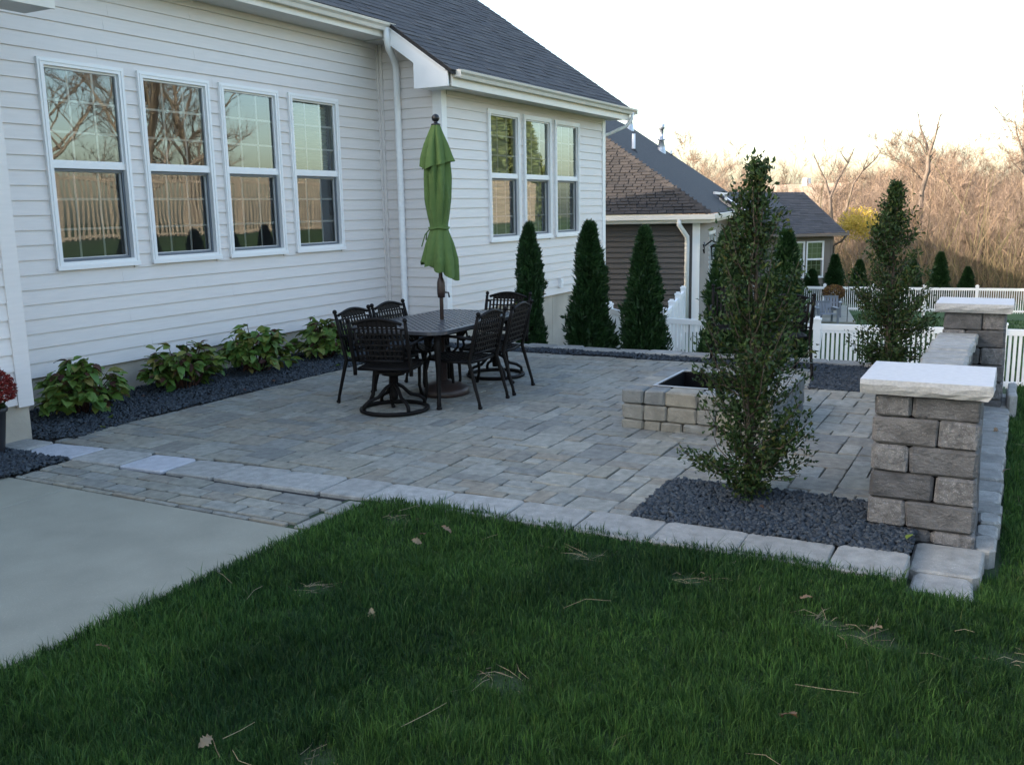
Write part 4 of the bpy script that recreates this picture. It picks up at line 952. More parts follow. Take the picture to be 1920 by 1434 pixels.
# ================================================================ BEYOND THE PATIO: fences, neighbours, furniture
def picket_fence(name, label, pts, top, h, pitch, pw, group=None, each=True, posts=1.8, rails=True, bow=0., m='vinyl'):
    t = thing(name, label, 'fence', (pts[0][0], pts[0][1], top - h), 0, group)
    ra, pk, ps = MB(), MB(), []
    for a, c in zip(pts[:-1], pts[1:]):
        a, c = Vector((a[0], a[1], 0)), Vector((c[0], c[1], 0)); L = (c - a).length; d = (c - a) / L; ang = math.atan2(d.y, d.x); s = Vector((-d.y, d.x, 0))
        npst = max(1, round(L / posts))
        for i in range(npst + (1 if (c - Vector((pts[-1][0], pts[-1][1], 0))).length < .01 else 0)):
            p = a + d * L * i / npst; b = MB()
            b.beam((p.x, p.y, top - h - .25), (p.x, p.y, top + .06), .105, .105, d); b.beam((p.x, p.y, top + .06), (p.x, p.y, top + .085), .125, .125, d); b.beam((p.x, p.y, top + .0851), (p.x, p.y, top + .115), .07, .07, d)
            b.build('post', M[m], t)
        for z, hh in ((top - .045, .09), (top - h + .10, .07)): ra.beam((a.x, a.y, z), (c.x, c.y, z), .05, hh)
        n = int(L / pitch)
        for i in range(n):
            p = a + d * (i + .5) * L / n
            q = (((i + .5) / n * npst) % 1 - .5) * 2; bz = bow * (1 - q * q)
            if each:
                if 'm' not in PK: mb = MB(); mb.box((-.5, -.011, 0), (.5, .011, 1)); PK['m'] = mb.mesh('picket', M['vinyl'])
                o = bpy.data.objects.new('picket', PK['m']); COL.objects.link(o); o.parent = t; o.location = p + Vector((0, 0, top - h + .02)) - Vector(wloc(t)); o.rotation_euler = (0, 0, ang); o.scale = (pw, 1, h - .11)
            else: pk.beam((p.x, p.y, top - h + .02), (p.x, p.y, top - .09 + bz + (.18 if bow else 0)), pw, .022, d)
    ra.build('rails', M[m], t)
    if pk.v: pk.build('pickets', M[m], t, kind='stuff')
    return t
PK = {}
Z1 = -.14
fA, fB, fC = at_z(1143, 577, Z1), at_z(1187, 589, Z1), at_z(1243, 596, Z1)
picket_fence('picket_fence', 'white picket fence just beyond the arborvitae and the far pillar, below patio level', [fA, fB, fC, (14.98, 4.4), (15.04, 2.7), (15.26, .15), (15.5, -3.2)], Z1, .90, .066, .040)
fD = at_z(1281, 546, -.10)
picket_fence('side_fence', 'white fence seen almost end on in front of the brown wall', [fC + np.array((.12, .02, 0)), fD], -.10, 1.0, .09, .06, posts=1.6)
fE, fF = at_z(1470, 536.6, -1.45), at_z(1905, 541, -1.45)
picket_fence('back_fence', 'long white picket fence across the back of the lawn, in front of the bare wood', [fE + (fE - fF) * .25, fF + (fF - fE) * .5], -1.45, .92, .074, .040, each=False, posts=1.75)
picket_fence('garden_fence', 'tall scalloped almond fence along the side lawn, mirrored in the windows', [(4.0, -9.2), (45.0, -9.0)], 2.85, 1.85, .17, .085, each=False, posts=2.4, bow=.16, m='suntinted')

def lfit(target, o, e):
    lo, hi = 0., 80.
    for _ in range(50):
        m = (lo + hi) / 2
        if pix(o + e * m)[0] < target: lo = m
        else: hi = m
    return lo
# ---------------- brown neighbour house
al = math.radians(11.8); ze = 1.467; nC = at_z(1333, 401.9, ze); nex = np.array([math.cos(al), math.sin(al), 0]); ney = np.array([-math.sin(al), math.cos(al), 0])
wC = nC + nex * .35 + ney * .35
nb = thing('neighbor_house', 'brown lap sided house with a hipped shingle roof, beyond the arborvitae', 'house', (wC[0], wC[1], 0), al)
N0 = wloc(nb); X, Y = N0.x, N0.y
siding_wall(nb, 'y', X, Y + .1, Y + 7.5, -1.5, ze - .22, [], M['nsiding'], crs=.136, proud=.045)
siding_wall(nb, 'x', Y, X + .1, X + 11.4, -1.5, ze - .22, [(X + 3.3, X + 5.6, -1.3, .95)], M['ntan'], crs=.136, proud=.045)  # right facade lighter than the left: its light is put into the colour
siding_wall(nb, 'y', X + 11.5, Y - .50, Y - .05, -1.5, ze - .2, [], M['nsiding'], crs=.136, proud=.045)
b = MB(); b.box((X + .12, Y + 7.5, -1.5), (X + 14, Y + 7.6, ze - .22)); b.box((X + 13.9, Y - .4, -1.5), (X + 14, Y + 7.5, ze - .22)); b.box((X + 11.6, Y - .5, -1.5), (X + 13.9, Y - .4, ze - .22)); b.build('side_wall', M['ntan'], nb)
b = MB(); b.box((X - .050, Y - .050, -1.5), (X + .13, Y - .002, ze - .22)); b.box((X - .050, Y - .001, -1.5), (X - .002, Y + .12, ze - .22)); b.box((X + 11.40, Y - .60, -1.5), (X + 11.44, Y - .42, ze - .2)); b.build('corner_board', M['trim'], nb)
b = MB(); b.box((X + 3.26, Y - .03, -1.35), (X + 3.40, Y + .05, .99)); b.box((X + 5.5, Y - .03, -1.35), (X + 5.64, Y + .05, .99)); b.box((X + 3.40, Y - .03, .85), (X + 5.5, Y + .05, .99)); b.box((X + 4.40, Y - .02, -1.35), (X + 4.50, Y + .05, .85))
dr = b.build('patio_door', M['trim'], nb)
b = MB(); b.add([(X + 3.4, Y + .03, -1.3), (X + 5.5, Y + .03, -1.3), (X + 5.5, Y + .03, .85), (X + 3.4, Y + .03, .85)], [(0, 1, 2, 3)]); b.build('pane', M['glass'], dr)
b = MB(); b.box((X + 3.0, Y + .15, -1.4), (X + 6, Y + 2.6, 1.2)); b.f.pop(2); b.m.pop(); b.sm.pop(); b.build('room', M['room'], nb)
ROOFP = .655; s1 = lfit(1410, nC, nex); TT = 7.2
def nl(x, y, z): return (X - .35 + x, Y - .35 + y, z)         # roof coordinates from the eave corner
b = MB(); A_, B_, C_, D_ = nl(0, 0, ze + .02), nl(s1, 0, ze + .02), nl(s1 + TT, TT, ze + .02 + ROOFP * TT), nl(TT, TT, ze + .02 + ROOFP * TT); E_ = nl(0, 2 * TT, ze + .02)
b.add([A_, B_, C_, D_], [(0, 1, 2, 3)], 1); b.add([A_, D_, E_], [(0, 1, 2)], 0); b.add([D_, C_, nl(s1 + TT, 2 * TT, ze), E_], [(0, 1, 2, 3)], 1); b.add([B_, nl(s1 + TT, 2 * TT, ze), C_], [(0, 1, 2)], 1)
nroof = b.build('roof', [M['rooffelt'], M['nroof']], nb)
# shingles on the hip slope that faces us (built in the house's own unrotated space)
cs, sn = 1 / math.hypot(1, ROOFP), ROOFP / math.hypot(1, ROOFP)
Rz = np.array([[math.cos(al), -math.sin(al), 0], [math.sin(al), math.cos(al), 0], [0, 0, 1]])
def lay_local(parent, mname, items, origin, ex, es, en, expo, keep=300):
    """like lay_shingles but for a rotated parent: origin and axes are in the parent's space"""
    origin, ex, es, en = [np.asarray(q, float) for q in (origin, ex, es, en)]; W = np.array(N0)
    def wpix(p): return pix(W + Rz @ p)
    sc = []
    for i, (a, c, s, t) in enumerate(items):
        q = wpix(origin + ex * (a + c) / 2 + es * s); ok = 1120 < q[0] < 1400 and 200 < q[1] < 430; sc.append((-(c - a) / q[2] ** 2 * ok, i))
    sc.sort(); first = {i for _, i in sc[:keep]}; L = expo * 1.25; rest = MB(); me = {}
    FC = [(0, 1, 2, 3), (3, 2, 6, 7), (0, 3, 7, 4), (1, 5, 6, 2)]; rot = Matrix(((ex[0], es[0], en[0]), (ex[1], es[1], en[1]), (ex[2], es[2], en[2]))).to_4x4()
    for i, (a, c, s, t) in enumerate(items):
        if i in first:
            if t not in me: mb = MB(); mb.add([(-.5, 0, .001), (.5, 0, .001), (.5, 0, t * .7 + .006), (-.5, 0, t * .7 + .006), (-.5, L, .0012), (.5, L, .0012), (.5, L, .004), (-.5, L, .004)], FC); me[t] = mb.mesh('shingle', M[mname])
            o = bpy.data.objects.new('shingle', me[t]); COL.objects.link(o); o.parent = parent
            o.matrix_local = Matrix.Translation(Vector(origin + ex * (a + c) / 2 + es * s)) @ rot @ Matrix.Diagonal((c - a, 1, 1, 1))
        else:
            P = lambda u, ss, h: tuple(origin + ex * u + es * ss + en * h)
            rest.add([P(a, s, .001), P(c, s, .001), P(c, s, t + .01), P(a, s, t + .01), P(a, s + L, .0012), P(c, s + L, .0012), P(c, s + L, .004), P(a, s + L, .004)], FC)
    if rest.v: local(rest, 'shingles', M[mname], parent, kind='stuff')
its = shingle_field(None, None, None, None, lambda s: (-(2 * TT - s * cs) + 0 if False else -9.0, -s * cs - .02), 7.0, .14, (.18, .32), thick=.031)
lay_local(nroof, 'nshingle', its, (-.35, -.35, ze + .03), (0, -1, 0), (cs, 0, sn), (-sn, 0, cs), .14)
hp = MB()
for k in range(46):                                      # hip caps
    q = k * .17; u = Vector((-.35 + q, -.35 + q, ze + .035 + ROOFP * q)); d = Vector((1, 1, ROOFP)).normalized(); w1 = Vector((-.09, .09, -.05)); 
    a0, a1 = u, u + d * .26
    hp.add([a0 + Vector((0, 0, .035)), a0 + w1 + Vector((0, 0, .0)), a1 + w1, a1 + Vector((0, 0, .018)), a0 - w1 + Vector((0, 0, -.1)), a1 - w1 + Vector((0, 0, -.1))], [(0, 1, 2, 3), (0, 3, 5, 4)])
local(hp, 'hip_caps', M['nshingle'], nroof)
b = MB()
for (x0, y0, x1, y1) in ((-.35, -.35, -.35, 8.0), (-.35, -.35, 12.2, -.35)):
    if x0 == x1: b.box((X + x0 - .11, Y + y0 - .11, ze - .12), (X + x0, Y + y1, ze + .0)); b.box((X + x0 + .001, Y + y0, ze - .20), (X + x0 + .03, Y + y1, ze))
    else: b.box((X + x0 + .001, Y + y0 - .11, ze - .12), (X + x1, Y + y0, ze)); b.box((X + x0 + .031, Y + y0 + .001, ze - .20), (X + x1, Y + y0 + .03, ze))
b.build('gutter', M['gutter'], nb)
b = MB(); b.box((X - .32, Y - .32, ze - .215), (X + 11.4, Y - .03, ze - .2)); b.box((X - .32, Y - .029, ze - .215), (X - .03, Y + 7.5, ze - .2)); b.build('soffit', M['soffit'], nb)
b = MB(); b.tube([(X - .40, Y + .42, ze - .1), (X - .38, Y + .42, ze - .25), (X - .12, Y + .25, ze - .55), (X - .06, Y + .25, ze - .7), (X - .06, Y + .25, -1.5)], .062, 8); b.build('downspout', M['trim'], nb)
b = MB(); b.tube([(X + 1.5, Y - .03, .72), (X + 1.5, Y - .03, .42)], .09, 8, flat=.4); b.tube([(X + 1.5, Y - .06, .62), (X + 1.5, Y - .24, .76), (X + 1.5, Y - .34, .70)], .02, 6); b.lathe([(0, .68), (.05, .67), (.16, .60), (.15, .585), (0, .585)], 8, (X + 1.5, Y - .34, 0))
for k in range(6): a = k * PI / 3; b.tube([(X + 1.5 + .125 * math.cos(a), Y - .34 + .125 * math.sin(a), .58), (X + 1.5 + .10 * math.cos(a), Y - .34 + .10 * math.sin(a), .27)], .013, 4)
b.lathe([(0, .27), (.12, .27), (.12, .245), (0, .245)], 8, (X + 1.5, Y - .34, 0)); b.build('wall_lantern', M['blackiron'], nb)
b = MB(); b.tube([nl(0, 0, 0)] * 1 + [nl(0, 0, .01)], .001, 3)
def rp(u, v, d): return at_d(u, v, d)
def roof_pt(u, v):                                        # sight line meets the dark slope
    r_ = Rz.T @ ray(u, v); o_ = Rz.T @ (CAMP - np.array(N0)); # plane: z = ze + p*(y + .35)
    t = (ze + .02 + ROOFP * (o_[1] + .35) - o_[2]) / (r_[2] - ROOFP * r_[1]); return np.array(N0) * [1, 1, 0] + (o_ + r_ * t)
def vent(u, v, r, h, kind):
    q = roof_pt(u, v); b = MB(); c = (q[0], q[1], q[2] - .1)
    if kind == 'pvc': b.lathe([(r, 0), (r, h), (r * .8, h), (r * .8, h - .05)], 10, c); b.lathe([(r * 2.6, .0), (r * 1.2, .16)], 8, c, 1)
    else: b.lathe([(r * 2.2, 0), (r * 2.0, .25), (r * 1.1, .62), (r * 1.9, .64), (r * 1.9, .68), (r, .70), (r, h), (r * 1.5, h), (r * 1.5, h + .22), (r * .5, h + .22)], 12, c)
    b.build('vent_pipe', [M['pvc' if kind == 'pvc' else 'metalpipe'], M['nroof']], nb)
vent(1188, 283, .055, .62, 'pvc'); vent(1240, 285, .10, 1.15, 'm'); vent(1258, 291, .05, .35, 'pvc'); vent(1180, 243, .11, .45, 'm')
# small cross gable at its right end: slope, rake board
g0, g1, g2, g3 = [np.array(N0) * 0 + rp(*q) for q in ((1343, 361, 33.5), (1393, 394, 31.5), (1478, 392, 36), (1432, 358, 39))]
def tolocal(p): return Vector(Rz.T @ (np.asarray(p) - np.array(N0)))
b = MB(); lo_ = Vector((0, 0, -.10)); P4 = [tolocal(q) for q in (g0, g1, g2, g3)]; b.add(P4 + [q + lo_ for q in P4], [(0, 1, 2, 3), (7, 6, 5, 4), (0, 4, 5, 1), (1, 5, 6, 2), (2, 6, 7, 3), (3, 7, 4, 0)]); local(b, 'gable_roof', M['nroof'], nb)
b = MB(); b.beam(P4[0] + Vector((.25, -.12, -.16)), P4[1] + Vector((0, -.05, -.12)), .06, .26); b.beam(tolocal(rp(1339, 362, 32)), tolocal(rp(1364, 364.5, 32)), .30, .08); b.beam(tolocal(rp(1361, 364, 32)), tolocal(rp(1361, 376, 32)), .08, .08, (1, 0, 0)); local(b, 'rake_board', M['trim'], nb)

# ---------------- right hand wing house with a double hung window
p1, p2 = at_z(1455, 440.5, .30), at_z(1572, 437.4, .30); wx = (p1 - p2) / np.linalg.norm(p1 - p2); wa = math.atan2(-wx[1], -wx[0])
wg = thing('wing_house', 'low taupe house with a plain charcoal roof and white framed window, beside the yellow tree', 'house', (p2[0], p2[1], 0), wa)
W0 = wloc(wg); X, Y = W0.x, W0.y
px_m = depth(p2) / FOC; ux = lambda u: (u - 1572) * px_m          # local x of a picture column on this facade
ua, ub_ = ux(1507), ux(1543); va, vb = ux(1466), ux(1504); wz0, wz1 = CAM_H - (518 - 379.4) * px_m, CAM_H - (450 - 379.4) * px_m
siding_wall(wg, 'x', Y, X + ux(1400), X + ux(1561), -3.2, .16, [(X + va + .04, X + vb - .04, wz0 + .04, wz1 - .04), (X + ua + .04, X + ub_ - .04, wz0 + .04, wz1 - .04)], M['ntan'], crs=.15)
window(Y, X + ua, X + ub_, 'half', False, wg, wz0, wz1); window(Y, X + va, X + vb, 'half', False, wg, wz0, wz1)
b = MB(); b.box((X + ux(1402), Y + .12, -3), (X + ux(1560), Y + 3, .1)); b.f.pop(2); b.m.pop(); b.sm.pop(); b.build('room', M['room'], wg)
b = MB(); e1 = X + ux(1561); b.prism([(e1, Y + .01), (e1 + .42, Y + .9), (e1 + .42, Y + 6), (e1 - .1, Y + 6), (e1 - .1, Y + .11)], 'z', -3.2, .16); b.build('side_wall', M['ntan'], wg)
b = MB(); b.box((e1 - .10, Y - .03, -3.2), (e1 - .003, Y - .003, .16)); b.build('corner_board', M['ntan'], wg)
rr_ = 2.62; xr0 = X + ux(1400); xe = X + ux(1580); zt = .30 + .7 * rr_
b = MB(); b.prism([(xr0, -.3), (xe, -.3), (xe - .55, rr_), (xr0, rr_)], 'z', 0, 0) if False else None
q = [(xr0, Y - .35, .32), (xe, Y - .35, .32), (xe - .50, Y + rr_, zt), (xr0, Y + rr_, zt), (xr0, Y + 2 * rr_, .32), (xe, Y + 2 * rr_, .32)]
b.add(q, [(0, 1, 2, 3), (3, 2, 5, 4), (1, 5, 2)]); wr = b.build('roof', M['rooffelt'], wg)
c2, s2 = 1 / math.hypot(1, .7 * rr_ / (rr_ + .35)), 0; sl2 = (zt - .32) / (rr_ + .35); c2 = 1 / math.hypot(1, sl2); s2 = sl2 * c2
its = shingle_field(None, None, None, None, lambda s: (ux(1440), ux(1580) - s * c2 * .17), 3.55, .15, (.25, .5), thick=.012)
N_save, Rz_save = N0, Rz
mbs = MB()
for a, c, s, t in its:
    f = lambda u, ss, h: (X + u, Y - .35 + ss * c2 - h * s2, .32 + ss * s2 + h * c2)
    mbs.add([f(a, s, .0), f(c, s, .0), f(c, s, t + .006), f(a, s, t + .006), f(a, s + .18, .004), f(c, s + .18, .004)], [(0, 1, 2, 3), (3, 2, 5, 4)])
mbs.build('shingles', M['shingle'], wr, kind='stuff')
b = MB(); b.box((xr0, Y - .46, .20), (xe, Y - .36, .31)); b.box((xr0, Y - .355, .155), (xe - .1, Y - .02, .17)); b.box((xe - .0, Y - .44, .20), (xe + .09, Y - .36, .42)); b.build('gutter', M['ntan'], wg)
b = MB(); b.tube([(xe - .03, Y - .38, .18), (xe - .05, Y - .1, -.05), (e1 + .46, Y + .7, -.3), (e1 + .46, Y + .75, -3)], .05, 6); b.build('downspout', M['ntan'], wg)
# ---------------- far house among the trees
q = at_d(1512, 345, 96); fh = thing('far_house', 'distant house gable showing between bare trees above the charcoal roof', 'house', (q[0], q[1], -6.2), math.radians(60))
b = MB(); b.box((-5, -4, 0), (5, 4, q[2] + 6.2 - 2.6)); local(b, 'wall', M['ntan'], fh)
b = MB(); h = q[2] + 6.2; b.prism([(-4.5, h - 2.7), (0, h), (4.5, h - 2.7), (4.3, h - 2.75), (0, h - .2), (-4.3, h - 2.75)], 'x', -5.4, 5.4); b.prism([(-4.2, h - 2.75), (0, h - .22), (4.2, h - 2.75)], 'x', -5, 5); local(b, 'roof', M['twig'], fh)
b = MB(); b.box((3.5, 4.02, h - 4.4), (5.0, 4.06, h - 2.9)); b.box((-.3, -.3, h - .3), (.3, .3, h + .6)); local(b, 'chimney', M['vinyl'], fh)

# ---------------- things on the neighbour's lawn
sp_ = at_z(1546, 596, -1.52); b = MB(); chamfer_block(b, -1.9, 2.4, -.62, .62, -.1, .05, .01, 0, .01); o = b.build('paving_pad', M['concrete'], None, kind='structure'); o.location = (sp_[0] + .6, sp_[1], -1.52); o.rotation_euler = (0, 0, math.radians(12))
def resin_chair(label, loc, rz, m, group):
    t = thing('garden_chair', label, 'chair', loc, rz, group); b = MB()
    b.prism([(-.27, .36), (.26, .40), (.28, .37), (-.27, .33)], 'y', -.26, .26); local(b, 'seat', M[m], t)
    b = MB()
    for k in range(5): y = -.20 + .10 * k; b.beam((-.25, y, .36), (-.42, y, .84 - abs(k - 2) * .025), .075, .02, (1, 0, 0))
    b.beam((-.405, -.24, .80), (-.405, .24, .80), .03, .09); b.beam((-.33, -.26, .56), (-.33, .26, .56), .02, .05); local(b, 'backrest', M[m], t)
    for s in (-1, 1):
        b = MB(); b.beam((-.34, s * .30, .60), (.28, s * .31, .62), .10, .03); b.beam((.24, s * .30, .605), (.28, s * .31, 0), .06, .05, (1, 0, 0)); b.beam((-.30, s * .29, .59), (-.36, s * .29, 0), .06, .05, (1, 0, 0)); local(b, 'arm_and_legs', M[m], t)
    t.scale = (.82, .82, .66); return t
zp = -1.47
G3 = 'grey resin chairs on the paving pad'
q = at_z(1548, 605, zp); resin_chair('nearer of two grey resin garden chairs on the paving pad behind the fence', (q[0], q[1], zp), math.radians(205), 'resin', G3)
q = at_z(1556, 594, zp); resin_chair('grey resin garden chair just in front of the planter of rust coloured mums', (q[0] + .1, q[1], zp), math.radians(190), 'resin', G3)
q = at_z(1562, 586, zp - .1); q = (q[0], q[1], zp - .05); mpot = thing('mum_planter', 'round planter of rust brown and yellow mums behind the grey chairs', 'planter', q)
b = MB(); b.lathe([(0, 0), (.17, 0), (.22, .36), (.20, .36), (0, .33)], 16); local(b, 'pot', M['potdark'], mpot)
rng = np.random.default_rng(9); n = 2600; d_ = rng.normal(size=(n, 3)); d_ /= np.linalg.norm(d_, axis=1, keepdims=True); V, F = leaf_cloud(np.array((0, 0, .56)) + d_ * np.array((.30, .30, .20)) * rng.uniform(.8, 1.05, (n, 1)), d_ + rng.normal(0, .6, (n, 3)), .05, .03, rng)
M['rust'] = mat('rust brown mum petals', [(.07, .025, .015), (.11, .05, .02), (.25, .15, .03), (.05, .02, .015)], .7, .2, 6)
raw_obj('flowers', V, F, M['rust'], mpot)
q = at_z(1568, 650, -1.12); wt = thing('garden_table', 'low white slatted garden table just behind the picket fence', 'table', (q[0], q[1], -1.14), math.radians(100))
for k in range(6): b = MB(); b.box((-.34, -.27 + k * .094, .40), (.34, -.27 + k * .094 + .08, .42)); local(b, 'slat', M['vinyl'], wt)
b = MB(); b.box((-.32, -.27, .33), (.32, -.25, .399)); b.box((-.32, .27, .33), (.32, .29, .399))
for sx in (-1, 1):
    for sy in (-1, 1): b.beam((sx * .30, sy * .24, .39), (sx * .33, sy * .26, 0), .06, .06, (1, 0, 0))
local(b, 'legs', M['vinyl'], wt)
q = at_d(1398, 600, 21.5); gu = thing('closed_umbrella', 'pale green closed umbrella on the neighbouring patio, left of the near leafy tree', 'umbrella', (q[0], q[1], -1.35))
b = MB(); b.tube([(0, 0, 0), (0, 0, 1.0), (0, 0, 2.15)], .022, 8); b.lathe([(0, 0), (.2, 0), (.2, .06), (0, .09)], 14); local(b, 'pole', M['potdark'], gu)
local(pleated(list(np.linspace(2.2, .72, 20)), itp([.72, .95, 1.1, 1.7, 2.1, 2.2], [.12, .11, .085, .11, .06, .02]), itp([.7, 2.2], [.2, .1]), 8, .2, .6), 'canopy', M['palegreen'], gu)
q = at_d(1588, 604, 25.5); b = MB(); b.tube([(0, 0, 0), (.01, 0, .9), (.03, 0, 1.12), (.12, 0, 1.16), (.14, 0, 1.06)], .010, 5); o = local(b, 'plant_hook', M['blackiron'], None); o.location = (q[0], q[1], -1.6); tag(o, 'thin black plant hook standing in the neighbouring lawn', 'plant hook')
# small evergreens beyond the back fence
GE = 'small evergreens beyond the back fence'
for lab, u, v, d, h, k, wd in (('dark green cone evergreen against the taupe house corner', 1566, 478, 40, 2.1, 1, 1.1), ('low rounded evergreen under the white framed window', 1523, 505, 40, 1.4, 0, 1.3), ('pointed young evergreen beyond the fence, between the second leafy tree and the far pillar', 1765, 474, 41, 2.5, 2, .95), ('short evergreen beyond the fence, left of the broken trunk', 1815, 501, 41, 1.8, 2, 1.1), ('broad evergreen beyond the fence, showing behind the second leafy tree', 1712, 486, 42, 2.2, 1, 1.1), ('evergreen beyond the fence, right behind the yellow tree', 1612, 488, 43, 2.0, 2, 1.1)):
    q = at_d(u, v, d); arborvitae(lab, (q[0], q[1], q[2] - h), h, k, wd, u * .1, GE)

# ================================================================ THE WOOD
def bare_tree(seed, h, spread=.42, limbs=9, r0=.16, lean=(0, 0), fork=.55, twn=1500, twl=1.1, tww=.026):
    """leafless tree: trunk, limbs, branches as tubes; the fine twigs as thin slivers"""
    r = random.Random(seed); rng = np.random.default_rng(seed); wood = MB(); ends = []
    def grow(p, d, L, rad, lev):
        n = 5 if lev == 0 else 4; pts = [p]; q = p; dd = d.copy()
        for i in range(n):
            dd = (dd + Vector((r.gauss(0, .10 + .05 * lev), r.gauss(0, .10 + .05 * lev), .05 if lev else .02))).normalized(); q = q + dd * L / n; pts.append(q)
        wood.tube(pts, [rad * (1 - .62 * i / n) for i in range(n + 1)], (6, 4, 3, 3)[min(lev, 3)], cap=False)
        if lev >= 3: ends.append((pts[1], pts[-1])); return
        k = (limbs, 5, 4)[lev]
        for i in range(k):
            t = (fork + (1 - fork) * (i + r.random()) / k) if lev == 0 else (.3 + .7 * (i + r.random()) / k)
            j = min(n - 1, int(t * n)); b = pts[j].lerp(pts[j + 1], t * n - j); a = r.uniform(0, 6.283); el = r.uniform(.35, 1.0)
            nd = (dd * el + Vector((math.cos(a), math.sin(a), r.uniform(.0, .5))) * (spread * 2)).normalized()
            grow(b, nd, L * r.uniform(.38, .62) * (1 if lev else .95), rad * (1 - .62 * t) * r.uniform(.45, .7), lev + 1)
        ends.append((pts[-2], pts[-1]))
    grow(Vector((0, 0, -.3)), Vector((lean[0], lean[1], 1)).normalized(), h * .72, r0, 0)
    E0 = np.array([tuple(a) for a, b in ends]); E1 = np.array([tuple(b) for a, b in ends]); i = rng.integers(0, len(ends), twn); t = rng.random((twn, 1))
    p = E0[i] * (1 - t) + E1[i] * t; d = (E1[i] - E0[i]); d /= np.linalg.norm(d, axis=1, keepdims=True) + 1e-9; d = d * .7 + rng.normal(0, .55, (twn, 3)) + np.array((0, 0, .35)); d /= np.linalg.norm(d, axis=1, keepdims=True)
    s = np.cross(d, rng.normal(size=(twn, 3))); s /= np.linalg.norm(s, axis=1, keepdims=True) + 1e-9; L = rng.uniform(.4, 1.2, (twn, 1)) * twl
    V = np.stack([p - s * tww / 2, p + s * tww / 2, p + d * L], 1).reshape(-1, 3); F = np.arange(twn * 3).reshape(-1, 3)
    return wood, V, F
def tree_proto(name, label, seed, h, group, **kw):
    t = thing(name, label, 'tree', (0, 0, 0), 0, group); wd, V, F = bare_tree(seed, h, **kw); local(wd, 'trunk', M['twig'], t); raw_obj('crown', V, F, M['twigs'], t); return t
GW = 'bare trees of the sunlit wood'; LW = 'bare brown tree in the sunlit wood beyond the back fence'
protos = [tree_proto('bare_tree', LW, 100 + k, h, GW, **kw) for k, (h, kw) in enumerate((
    (10.0, dict(limbs=11, fork=.25, spread=.34, r0=.13, twn=2600)), (9.0, dict(limbs=12, fork=.2, spread=.30, r0=.10, twn=2600)), (11.0, dict(limbs=10, fork=.35, spread=.40, r0=.15, twn=2400)),
    (8.0, dict(limbs=12, fork=.12, spread=.34, r0=.08, twn=2800)), (10.5, dict(limbs=9, fork=.3, spread=.5, r0=.14, twn=2400)), (7.0, dict(limbs=13, fork=.08, spread=.42, r0=.07, twn=2600))))]
used = [False] * 6; rw = random.Random(77); cnt = 0
def plant(u, d, k, s):
    global cnt
    q = at_d(u, 500, d); z = float(terrain(q[0], q[1]))
    if not used[k]:
        used[k] = True; o = protos[k]; o.location = (q[0], q[1], z); o.rotation_euler = (0, 0, rw.uniform(0, 6.28)); o.scale = (s, s, s)
    else: o = dup(protos[k], (q[0], q[1], z), rw.uniform(0, 6.28), (s, s, s), LW, GW)
    return o
ROWL = ('slim bare sapling at the front edge of the sunlit wood', 'bare brown tree in the front ranks of the sunlit wood', 'bare tree in the middle of the sunlit wood', 'tall pale bare tree at the back of the wood')
for row, (d0, d1, n, s0, s1) in enumerate(((56, 66, 34, .62, .95), (68, 84, 46, .85, 1.12), (86, 112, 48, 1.05, 1.45), (114, 150, 40, 1.3, 1.75))):
    for i in range(n):
        u = 1290 + (2160 - 1290) * (i + rw.random()) / n; k = rw.choice((0, 1, 2, 3, 4, 5) if row else (1, 3, 5, 3, 5))
        d = rw.uniform(d0, d1); hgt = (.56 + .52 * float(vnoise(u / 62., row * 3.7 + .5))) * (1.0 if u > 1560 else .95)
        if 1490 < u < 1600 and row == 0 : d += 10
        plant(u, d, k, rw.uniform(s0, s1) * hgt)['label'] = ROWL[row]
